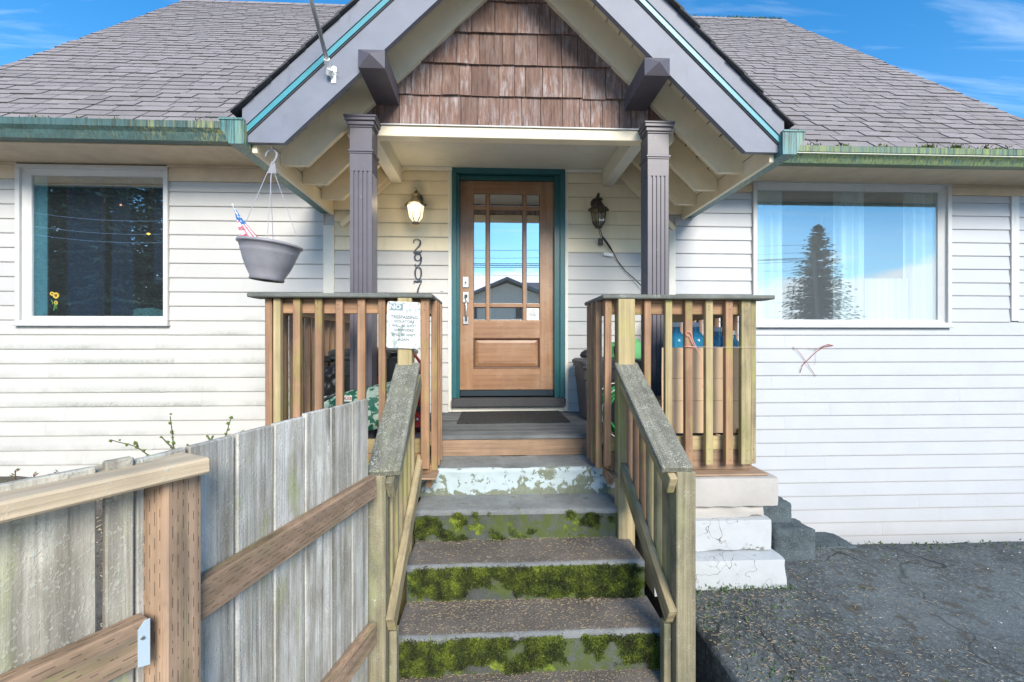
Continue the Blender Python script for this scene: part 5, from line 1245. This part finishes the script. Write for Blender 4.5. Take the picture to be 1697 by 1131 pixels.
MB().box((X(642, 3.5), 3.45, ZD), (X(668, 3.5), 3.72, Zat(594, 650, 3.5)), .03).build('case_body', M['black'], pb); MB().tube([(X(645, 3.5), 3.5, Zat(594, 650, 3.5)), (X(648, 3.5), 3.5, Zat(584, 650, 3.5)), (X(660, 3.5), 3.5, Zat(584, 650, 3.5)), (X(664, 3.5), 3.5, Zat(594, 650, 3.5))], .012, 6).build('case_handle', M['black'], pb)
ht = thing('hand_truck', (X(685, 3.5), 3.5, ZD), 'red hand truck with black tyred wheels behind the left stair rail', 'hand truck')
wx = X(692, 3.45); wz = ZD + .098
for dx in (0, -.32):
    Mw = Matrix.Translation((wx + dx, 3.45, wz)) @ Matrix.Rotation(math.pi / 2, 4, 'X')
    w_ = MB().lathe([(.06, -.025), (.09, -.025), (.098, -.012), (.098, .012), (.09, .025), (.06, .025)], Mw, 28).build('wheel', M['blackmatt'], ht, True)
    MB().lathe([(.012, .02), (.03, .028), (.055, .012), (.062, .024), (.066, .0)], Mw, 24).build('rim', M['red'], w_, True); MB().lathe([(.001, .034), (.012, .034), (.014, .02)], Mw, 12).build('hub', M['steel'], w_, True)
MB().tube([(wx - .0, 3.50, wz), (wx + .005, 3.56, -.30), (wx + .0, 3.60, -.16), (wx - .05, 3.62, -.10), (wx - .27, 3.62, -.10), (wx - .32, 3.60, -.16), (wx - .32, 3.50, wz)], .014, 8).build('frame', M['red'], ht, True)
MB().box((wx - .30, 3.42, wz + .07), (wx - .02, 3.45, wz + .19), .01).build('back_panel', M['red'], ht); MB().box((wx - .33, 3.30, ZD), (wx + .0, 3.44, ZD + .012), .003).build('toe_plate', M['red'], ht)
# ---------------------------------------------------------------- things on the porch, right side
x0 = X(962, 3.95); rb = bin_('storage_bin', x0, x0 + .46, 3.80, 4.30, ZD, -.175, .82, M['greyplastic'], 'grey plastic bin with a flared rim behind the right railing', 'bin')
q = P(973, 603, 3.9); bl = thing('rubber_object', (q.x, 3.9, q.z), 'small black rounded object with a yellow ring lying on the grey bin', 'toy')  # small rubber object, not identified
zb_ = -.132
MB().lathe([(.001, 0), (.055, 0), (.068, .018), (.06, .045), (.035, .068), (.001, .074)], Matrix.Translation((q.x + .02, 3.9, zb_)) @ Matrix.Diagonal((1.25, 1, 1, 1)), 18).build('shell', M['black'], bl, True)
rg = [(q.x + .022 + .014 * math.cos(k * .785), 3.84 - .004, zb_ + .055 + .017 * math.sin(k * .785)) for k in range(9)]; MB().tube(rg, .0045, 6).build('ring', flat('pale_yellow_rubber', (.7, .62, .25), .6), bl, True)
gb = thing('plastic_bag', P(1040, 600, 3.9), 'clear green plastic bag lying on top of the grey bin', 'bag')
c = P(1040, 590, 4.0); bm = MB(); v = []; nu, nv = 22, 14
for i in range(nu + 1):
    for j in range(nv + 1):
        a, b2 = 6.2832 * i / nu, math.pi * j / nv; d = Vector((math.cos(a) * math.sin(b2), math.sin(a) * math.sin(b2), math.cos(b2))); r = 1 + .35 * noise.noise(d * 2.4) + .16 * noise.noise(d * 7)
        v.append(c + Vector((d.x * .17 * r, d.y * .13 * r, max(-.095, d.z * .16 * r))))
bm.add(v, [(i * (nv + 1) + j, i * (nv + 1) + j + 1, (i + 1) * (nv + 1) + j + 1, (i + 1) * (nv + 1) + j) for i in range(nu) for j in range(nv)]); bm.build('bag_body', M['greenbag'], gb, True)
tl = thing('garden_trowel', P(1020, 590, 3.86), 'dark handle sticking up beside the green plastic bag', 'tool'); MB().tube([P(1018, 574, 3.84), P(1020, 584, 3.84), P(1022, 600, 3.84)], [.008, .016, .014], 8).build('handle', M['black'], tl, True)
bt = thing('black_box', (X(1066, 3.6), 3.5, ZD), 'tall black box beside the right porch column', 'box'); MB().box((X(1062, 3.42), 3.42, ZD), (X(1079, 3.42) , 3.62, Zat(596, 1066, 3.42)), .01).build('box_body', M['charcoal'], bt)
hz_ = thing('hose_reel', (X(1038, 3.05), 3.05, ZD), 'coil of green garden hose on a white wire reel behind the right rail post', 'hose')
hc = P(1036, 682, 3.1); bm = MB()
for k in range(9):
    rr = .135 + .012 * (k % 3); yy = 3.04 + .022 * k
    bm.tube([(hc.x + rr * math.cos(t * .2618), yy + .006 * math.sin(t), hc.z + rr * math.sin(t * .2618)) for t in range(25)], .0105, 7)
bm.build('hose_coil', M['hose'], hz_, True)
for yy in (3.02, 3.26): MB().tube([(hc.x + .185 * math.cos(t * .2618), yy, hc.z + .185 * math.sin(t * .2618)) for t in range(25)], .004, 6).build('reel_rim', M['plasticwhite'], hz_, True)
MB().box((hc.x - .12, 3.02, ZD), (hc.x + .12, 3.26, hc.z - .18), .01).build('reel_stand', M['charcoal'], hz_)
# bench, bottles and the cardboard sheet
bn = thing('low_bench', (1.33, 3.35, ZD), 'low wooden bench under the blue water bottles', 'bench')
for k in range(3): board('slat', M['riserwood'], bn, (1.09, 2.94 + k * .125, -.395), (1.61, 2.94 + k * .125, -.395), .115, .03, (0, 1, 0), .004)
for x in (1.12, 1.58):
    for yy in (2.90, 3.20): board('leg', M['riserwood'], bn, (x, yy, ZD), (x, yy, -.411), .06, .04, (1, 0, 0), .004)
jl = ['blue water bottle nearest the porch column', 'blue water bottle second from the porch column with a white cap', 'blue water bottle with its white cap beside the green stained baluster', 'blue water bottle in the corner at the outer end of the railing']
jx = [(X(1121, 3.0), 3.0, .135), (X(1153.5, 3.0), 3.0, .135), (X(1190, 3.06), 3.06, .105), (X(1213, 2.935), 2.935, .078)]
for (x, yy, top), lab in zip(jx, jl):
    j = thing('water_bottle', (x, yy, -.38), lab, 'water bottle', 'blue water bottles behind the railing'); z0 = -.378; hh = top - z0; r = .068
    T = Matrix.Translation((x, yy, z0))
    MB().lathe([(.01, .004), (r * .9, 0), (r, .015), (r, hh * .22), (r * .96, hh * .25), (r, hh * .28), (r, hh * .46), (r * .96, hh * .49), (r, hh * .52), (r, hh * .74), (r * .95, hh * .79), (r * .6, hh * .84), (.024, hh * .88), (.023, hh * .96)], T, 26).build('bottle_body', M['jug'], j, True)
    MB().lathe([(.025, hh * .94), (.026, hh * .955), (.026, hh * .995), (.023, hh), (.001, hh)], T, 18).build('cap', M['plasticwhite'], j, True)
cd = thing('cardboard_sheet', (1.38, 2.84, -.60), 'creased brown cardboard sheet standing behind the right railing balusters', 'cardboard')
xa_, xb_ = X(1097, 2.86), X(1233, 2.86); zt_ = Zat(576, 1160, 2.85); zb2 = -.585; bm = MB()
zz = [zb2, zb2 + (zt_ - zb2) * .38, zb2 + (zt_ - zb2) * .64, zt_]; yy = [2.868, 2.862, 2.866, 2.860]
for k in range(3): bm.prism([(xa_, yy[k], zz[k]), (xa_, yy[k + 1], zz[k + 1] - .002), (xa_, yy[k + 1] + .008, zz[k + 1] - .002), (xa_, yy[k] + .008, zz[k])], (xb_ - xa_, 0, 0))
bm.build('sheet', M['card'], cd)
# string round the balusters
s_ = thing('string', P(1140, 575, 2.71), 'salmon pink string knotted round a baluster of the right railing', 'string')
yy = 2.708; bm = MB()
bm.tube([P(x, y2, yy) for x, y2 in ((1150, 575), (1146, 565), (1143, 558), (1138, 556), (1136.5, 552), (1139, 550), (1144, 550.5), (1146.5, 554), (1147, 560), (1149, 566), (1152, 573), (1155, 577))], .0026, 5)
bm.tube([P(x, y2, yy) for x, y2 in ((1151, 574), (1157, 582), (1161.5, 592), (1163.5, 606), (1164, 622), (1163, 635), (1166.5, 647))], .0018, 5)
bm.tube([P(1134, 574.5, yy), P(1143, 574.5, yy - .004), P(1154, 576, yy)], .0026, 5); bm.build('loop', M['orangestring'], s_, True)
MB().tube([P(1152, 575, yy), P(1182, 575.6, yy), P(1215, 575.8, yy), P(1251, 575.6, 2.705), P(1254, 575.3, 2.76), P(1320, 574.5, 3.6), P(1368, 573, YW - .03)], .0010, 5).build('line', M['palestring'], s_, True)
tw = thing('twine', P(1372, 573, YW - .03), 'frayed red brown twine crossed on the siding under the right window', 'twine')
yy = YW - .024; bm = MB()
for pts_, r in (((( 1314, 575), (1324, 583), (1332, 594), (1340, 606), (1352, 624)), .0022), (((1380, 573), (1366, 575), (1352, 584), (1340, 596), (1330, 606), (1326, 618)), .0028), (((1352, 577), (1352, 592), (1350, 606)), .0010), (((1376, 572), (1362, 577), (1350, 580), (1338, 577)), .0010), (((1360, 576), (1372, 571), (1381, 573)), .0035)):
    bm.tube([P(x, y2, yy) for x, y2 in pts_], r, 5)
bm.build('strand', M['rust'], tw, True)
# ---------------------------------------------------------------- curtains behind the windows
def curtain(name, px0, px1, ptop, pbot, y, amp, fold, mat, label, cat, skew=0.0):
    a, c = X(px0, y), X(px1, y); z0, z1 = Zat(pbot, px0, y), Zat(ptop, px0, y); n = max(24, int((c - a) * fold * 10)); bm = MB(); R = random.Random(int(px0)); ph = R.uniform(0, 6)
    v = []
    for k in range(9):
        t = k / 8
        for i in range(n + 1):
            s = i / n; x = a + (c - a) * s + skew * (1 - t) * (s - .5)
            v.append((x, y + amp * math.sin(s * (c - a) * fold * 6.28 + ph + .5 * math.sin(s * 9)) + amp * .4 * math.sin(s * 31 + ph), z0 + (z1 - z0) * t))
    bm.add(v, [(k * (n + 1) + i, k * (n + 1) + i + 1, (k + 1) * (n + 1) + i + 1, (k + 1) * (n + 1) + i) for k in range(8) for i in range(n)])
    o = bm.build(name, mat, None, True); return tag(o, label, cat)
curtain('curtain', 1246, 1300, 312, 545, YW + .10, .03, 9, M['sheer'], 'white sheer curtain drawn to the left side of the right window', 'curtain')
curtain('curtain', 1385, 1432, 312, 545, YW + .11, .03, 11, M['sheer'], 'white sheer curtain panel hanging in the middle of the right window', 'curtain')
curtain('curtain', 1430, 1500, 462, 545, YW + .12, .02, 13, M['sheer'], 'short white sheer curtain low in the right window', 'curtain')
curtain('curtain', 1502, 1572, 312, 545, YW + .10, .03, 10, M['sheer'], 'white sheer curtain drawn to the right side of the right window', 'curtain')
curtain('window_blind', 47, 78, 285, 530, YW + .055, .003, 5, M['tealblind'], 'pale teal blind at the left edge of the left window', 'blind')
curtain('curtain', 118, 170, 285, 530, YW + .14, .03, 5, M['bluecloth'], 'dark blue curtain left of centre in the left window', 'curtain')
curtain('curtain', 186, 212, 285, 530, YW + .13, .03, 6, M['bluecloth'], 'bright blue narrow curtain right of centre in the left window', 'curtain', .06)
curtain('curtain', 254, 272, 285, 470, YW + .13, .03, 6, M['bluecloth'], 'blue curtain at the right edge of the left window', 'curtain')
sh_ = MB().box((wl[0] + .04, YW + .10, wl[2] - .02), (wl[1] - .04, YW + .36, wl[2] + .055)).build('window_shelf', M['room'], house)
c = P(248, 521, YW + .22); bm = MB(); v = []; nu, nv = 24, 12
for i in range(nu + 1):
    for j in range(nv + 1):
        a, b2 = 6.2832 * i / nu, math.pi / 2 * j / nv; d = Vector((math.cos(a) * math.sin(b2), math.sin(a) * math.sin(b2), math.cos(b2))); r = 1 + .3 * noise.noise(d * 3) + .15 * noise.noise(d * 9)
        v.append(Vector((c.x, YW + .22, wl[2] + .058)) + Vector((d.x * .20 * r, d.y * .09 * r, d.z * .10 * r)))
bm.add(v, [(i * (nv + 1) + j, i * (nv + 1) + j + 1, (i + 1) * (nv + 1) + j + 1, (i + 1) * (nv + 1) + j) for i in range(nu) for j in range(nv)])
tag(bm.build('folded_cloth', M['patterncloth'], None, True), 'crumpled mint green cloth on the sill inside the left window', 'cloth')
# ---------------------------------------------------------------- stones beside the foundation
def boulder(px0, px1, py0, py1, y, label, seed):
    a, c = P(px0, py1, y), P(px1, py0, y); m = (a + c) / 2; hx, hz_ = (c.x - a.x) / 2, (c.z - a.z) / 2; hy = hx * .8; bm = MB(); nu, nv = 64, 36; v = []
    for i in range(nu + 1):
        for j in range(nv + 1):
            u, w = 6.2832 * (i % nu) / nu, math.pi * j / nv; d = Vector((math.cos(u) * math.sin(w), math.sin(u) * math.sin(w), math.cos(w))); k = 1 / max(abs(d.x) ** 8 + abs(d.y) ** 8 + abs(d.z) ** 8, 1e-6) ** .125
            r = k * (1 + .045 * noise.noise(d * 1.8 + Vector((seed, 0, 0))) + .05 * noise.noise(d * 5 + Vector((0, seed, 0))) + .025 * noise.noise(d * 13) + .014 * noise.noise(d * 31))
            v.append((m.x + d.x * r * hx, m.y + hy + d.y * r * hy, m.z + d.z * r * hz_))
    bm.add(v, [(i * (nv + 1) + j, i * (nv + 1) + j + 1, (i + 1) * (nv + 1) + j + 1, (i + 1) * (nv + 1) + j) for i in range(nu) for j in range(nv)])
    tag(bm.build('stone', M['boulder'], None, True), label, 'stone', 'dark stones beside the porch foundation')
boulder(1284, 1356, 877, 942, 2.86, 'largest dark stone standing on the path against the white blocks', 1)
boulder(1250, 1316, 833, 878, 2.98, 'dark stone on top of the largest one beside the grey block', 2)
boulder(1350, 1424, 906, 926, 3.02, 'low flat dark stone at the edge of the path below the siding', 3)
# ---------------------------------------------------------------- plants behind the fences
sb = thing('shrub', P(310, 900, 1.9), 'bare mossy shrub twigs with green buds poking above the fence', 'shrub')
yb = 1.75; R = random.Random(8)
tw_ = [[(300, 900), (292, 800), (288, 745), (285, 715), (282, 690)], [(292, 790), (285, 742), (276, 733), (268, 725)], [(285, 900), (265, 790), (246, 755), (228, 742), (212, 736), (200, 734), (186, 730)], [(228, 742), (226, 734)], [(340, 900), (362, 760), (372, 730), (377, 712), (383, 693)], [(362, 770), (350, 732), (346, 726), (342, 722)], [(350, 732), (352, 724)], [(385, 900), (400, 740), (403, 715)], [(320, 900), (312, 760), (311, 738)]]
st_ = MB(); bu = MB(); 
for k, pl_ in enumerate(tw_):
    yy = yb + R.uniform(-.08, .12); pts_ = [P(x, y2, yy) for x, y2 in pl_]; st_.tube(pts_, [max(.0016, .0042 - .0008 * i) for i in range(len(pts_))], 5)
    for i in range(len(pts_) - 1):
        if pl_[i][1] > 775: continue
        n = max(1, int((pts_[i + 1] - pts_[i]).length / .021))
        for q in range(n + (i == len(pts_) - 2)):
            p = pts_[i].lerp(pts_[i + 1], q / n) + Vector([R.gauss(0, .003) for _ in range(3)]); r = R.uniform(.0042, .0088)
            for _ in range(9):
                d = Vector([R.gauss(0, 1) for _ in range(3)]).normalized(); e = d.orthogonal().normalized(); bu.add([p - e * r * .4, p + e * r * .4, p + d * r * 1.25], [(0, 1, 2)])
            bu.lathe([(.0005, -r * .7), (r * .7, -r * .2), (r * .6, r * .4), (.0005, r * .7)], Matrix.Translation(p), 6)
st_.build('branch', M['twig'], sb, True); bu.build('bud', M['bud'], sb)['kind'] = 'stuff'
pl2 = thing('seedling', P(40, 830, 3.4), 'small reddish leaved plants growing against the left wall', 'plant'); st_, lf, lg = MB(), MB(), MB()
for px, py in ((0, 806), (25, 780), (56, 786), (76, 790), (97, 783), (45, 798), (10, 800)):
    p = P(px, py, 3.3); b0 = P(px + 2, 870, 3.3); st_.tube([b0, p.lerp(b0, .4), p], .004, 5)
    for a in range(6):
        an = a * 1.05 + px; d = Vector((math.cos(an), .5 * math.sin(an), .55)).normalized(); e = d.cross(Vector((0, 1, 0))).normalized(); o = p + Vector((0, 0, -.012 * a)); s = .036
        (lf if a % 2 else lg).add([o, o + d * s * .5 + e * s * .16, o + d * s, o + d * s * .5 - e * s * .16], [(0, 1, 2, 3)])
st_.build('stem', M['twig'], pl2); lf.build('red_leaf', M['leafred'], pl2); lg.build('green_leaf', M['leafgreen'], pl2)
# ---------------------------------------------------------------- across the street: what the windows mirror
def mirror(px, py, yobj, yw=YW + .03):                                   # where a thing seen mirrored in the wall's glass really stands
    d = ray(px, py); t = (2 * yw - yobj) / d.y; return Vector((d.x * t, yobj, d.z * t))
def conifer_mesh(seed, hgt, rad, start, dens, droop=.35):
    R = random.Random(seed); cr = MB(); z = hgt * start
    while z < hgt * .985:
        t = (z / hgt - start) / (1 - start); L = rad * (1 - t) ** .75 * (.35 + .65 * min(1, t * 5 + .35)); nb = R.randint(dens - 1, dens + 1)
        for k in range(nb):
            a = R.uniform(0, 6.283); l = L * R.uniform(.45, 1.35); d = Vector((math.cos(a), math.sin(a), -droop * R.uniform(-.2, 1.5) + .35 * t)); side = Vector((-math.sin(a), math.cos(a), 0)); o = Vector((0, 0, z))
            n = max(3, int(l / .45))
            for q in range(n):
                s = (q + .6) / n; p = o + d * l * s + Vector((0, 0, .12 * l * s * s)); w = .16 * l * (1.15 - s) + .16
                for sg_ in (-1, 1):
                    tip = p + side * sg_ * w * R.uniform(.7, 1.3) + d * w * .7 + Vector((0, 0, -w * R.uniform(.15, .6)))
                    cr.add([p - d * .12, p + d * .16, tip], [(0, 1, 2)])
                cr.add([p - side * .1, p + side * .1, p + d * l / n * 1.2 - Vector((0, 0, .1))], [(0, 1, 2)])
        z += hgt * .014 * R.uniform(.5, 1.5)
    return cr
def conifer(base, seed, hgt, rad, start, dens, label, group=None, droop=.35, name='conifer_tree'):
    t = thing(name, base, label, 'tree', group); bm = conifer_mesh(seed, hgt, rad, start, dens, droop); B = Vector(base)
    bm.v = [p + B for p in bm.v]; bm.build('crown', M['needles'], t, False, B)
    MB().cyl(B, B + Vector((0, 0, hgt * .97)), hgt * .013, hgt * .002, 8).build('trunk', M['bark'], t, True); return t
q = mirror(1355, 371, -34); bq_ = q.copy(); bq_.z = -H
conifer(bq_, 21, q.z + H, 3.4, .16, 17, 'lone bushy conifer across the street mirrored in the right window', None, .30)
ps = []
R = random.Random(31)
protos = []
for i in range(3):
    q = mirror(60 + i * 55, 300, -24); protos.append(conifer((q.x, q.y, -H), 40 + i, 20.0 + 2 * i, 3.6, .12, 7, 'tall dark conifer in the row mirrored in the left window', 'conifers mirrored in the left window'))
for i in range(15):
    p = protos[i % 3]; tgt = mirror(20 + 20 * i, 300, R.choice((-27, -30, -34))); o = WM[p].translation
    dup(p, Vector((tgt.x - o.x + R.uniform(-.8, .8), tgt.y - o.y, 0)), 'tall dark conifer in the row mirrored in the left window')
up_ = thing('utility_pole', tuple(mirror(1352, 568, -30).xy) + (-H,), 'leaning wooden utility pole across the street mirrored in the right window', 'utility pole')
q0, q1 = mirror(1357, 568, -30), mirror(1349, 421, -30); q0 = q1 + (q0 - q1) * ((q1.z + H) / (q1.z - q0.z)); MB().cyl(q0, q1, .17, .12, 10).build('pole', M['polewood'], up_, True)
MB().box((q1.x - 1.1, q1.y - .06, q1.z - .75), (q1.x + 1.1, q1.y + .06, q1.z - .63)).build('cross_arm', M['polewood'], up_)
up2 = thing('utility_pole', tuple(mirror(-120, 568, -17).xy) + (-H,), 'wooden utility pole at the far end of the street wires', 'utility pole'); e0 = mirror(-120, 330, -17); MB().cyl((e0.x, e0.y, -H), e0, .16, .12, 10).build('pole', M['polewood'], up2, True)
cb = thing('overhead_wires', mirror(840, 420, -17), 'overhead street wires mirrored in the door panes', 'wires'); R = random.Random(3)
for py, r in ((399, .012), (412, .010), (421, .025), (424, .025), (427, .02), (441, .009)):
    a, c = mirror(300, py + 6, -17), mirror(1350, py + 6, -17); bm = MB(); bm.tube([a.lerp(c, k / 16) + Vector((0, 0, -.35 * (1 - (2 * k / 16 - 1) ** 2) + .02 * R.gauss(0, 1))) for k in range(17)], r, 4); bm.build('wire', M['cable'], cb)
for py in (330, 352, 366):
    a, c = mirror(-60, py, -17), mirror(320, py + 34, -17); bm = MB(); bm.tube([a.lerp(c, k / 10) + Vector((0, 0, -.5 * (1 - (2 * k / 10 - 1) ** 2))) for k in range(11)], .015, 4); bm.build('wire', M['galv'], cb)
nb = thing('neighbour_house', tuple(mirror(842, 568, -21).xy) + (-H,), 'cream gabled house across the street mirrored in the door panes', 'house')
ap, el, er = mirror(840, 463, -21), mirror(752, 500, -21), mirror(932, 503, -21); ez = el.z
MB().prism([(el.x + .4, -21, -H), (er.x - .4, -21, -H), (er.x - .4, -21, ez + .1), (ap.x, -21, ap.z - .25), (el.x + .4, -21, ez + .1)], (0, -9, 0)).build('walls', M['nwall'], nb)
for s, e in ((-1, el), (1, er)):
    MB().prism([(e.x, -20.5, ez - .12), (ap.x, -20.5, ap.z - .08), (ap.x, -20.5, ap.z + .1), (e.x, -20.5, ez + .06)], (0, -10, 0)).build('roof', M['nroof'], nb)
for px in (783, 862): 
    a, c = mirror(px - 9, 530, -20.97), mirror(px + 9, 508, -20.97); w_ = MB().box((a.x, -20.96, a.z), (c.x, -21.02, c.z)).build('window', M['white'], nb); MB().box((a.x + .08, -20.94, a.z + .08), (c.x - .08, -20.97, c.z - .08)).build('pane', M['nglass'], w_)
n2 = thing('neighbour_house', tuple(mirror(960, 568, -26).xy) + (-H,), 'low house with a dark roof beyond the gabled neighbour', 'house')
a, c = mirror(880, 500, -26), mirror(1180, 486, -26); MB().box((a.x, -26, -H), (c.x, -34, a.z)).build('walls', M['nwall'], n2); MB().prism([(a.x - .4, -25.5, a.z - .1), (a.x - .4, -30, a.z + 2.0), (a.x - .4, -34.5, a.z - .1)], (c.x - a.x + .8, 0, 0)).build('roof', M['nroof'], n2)
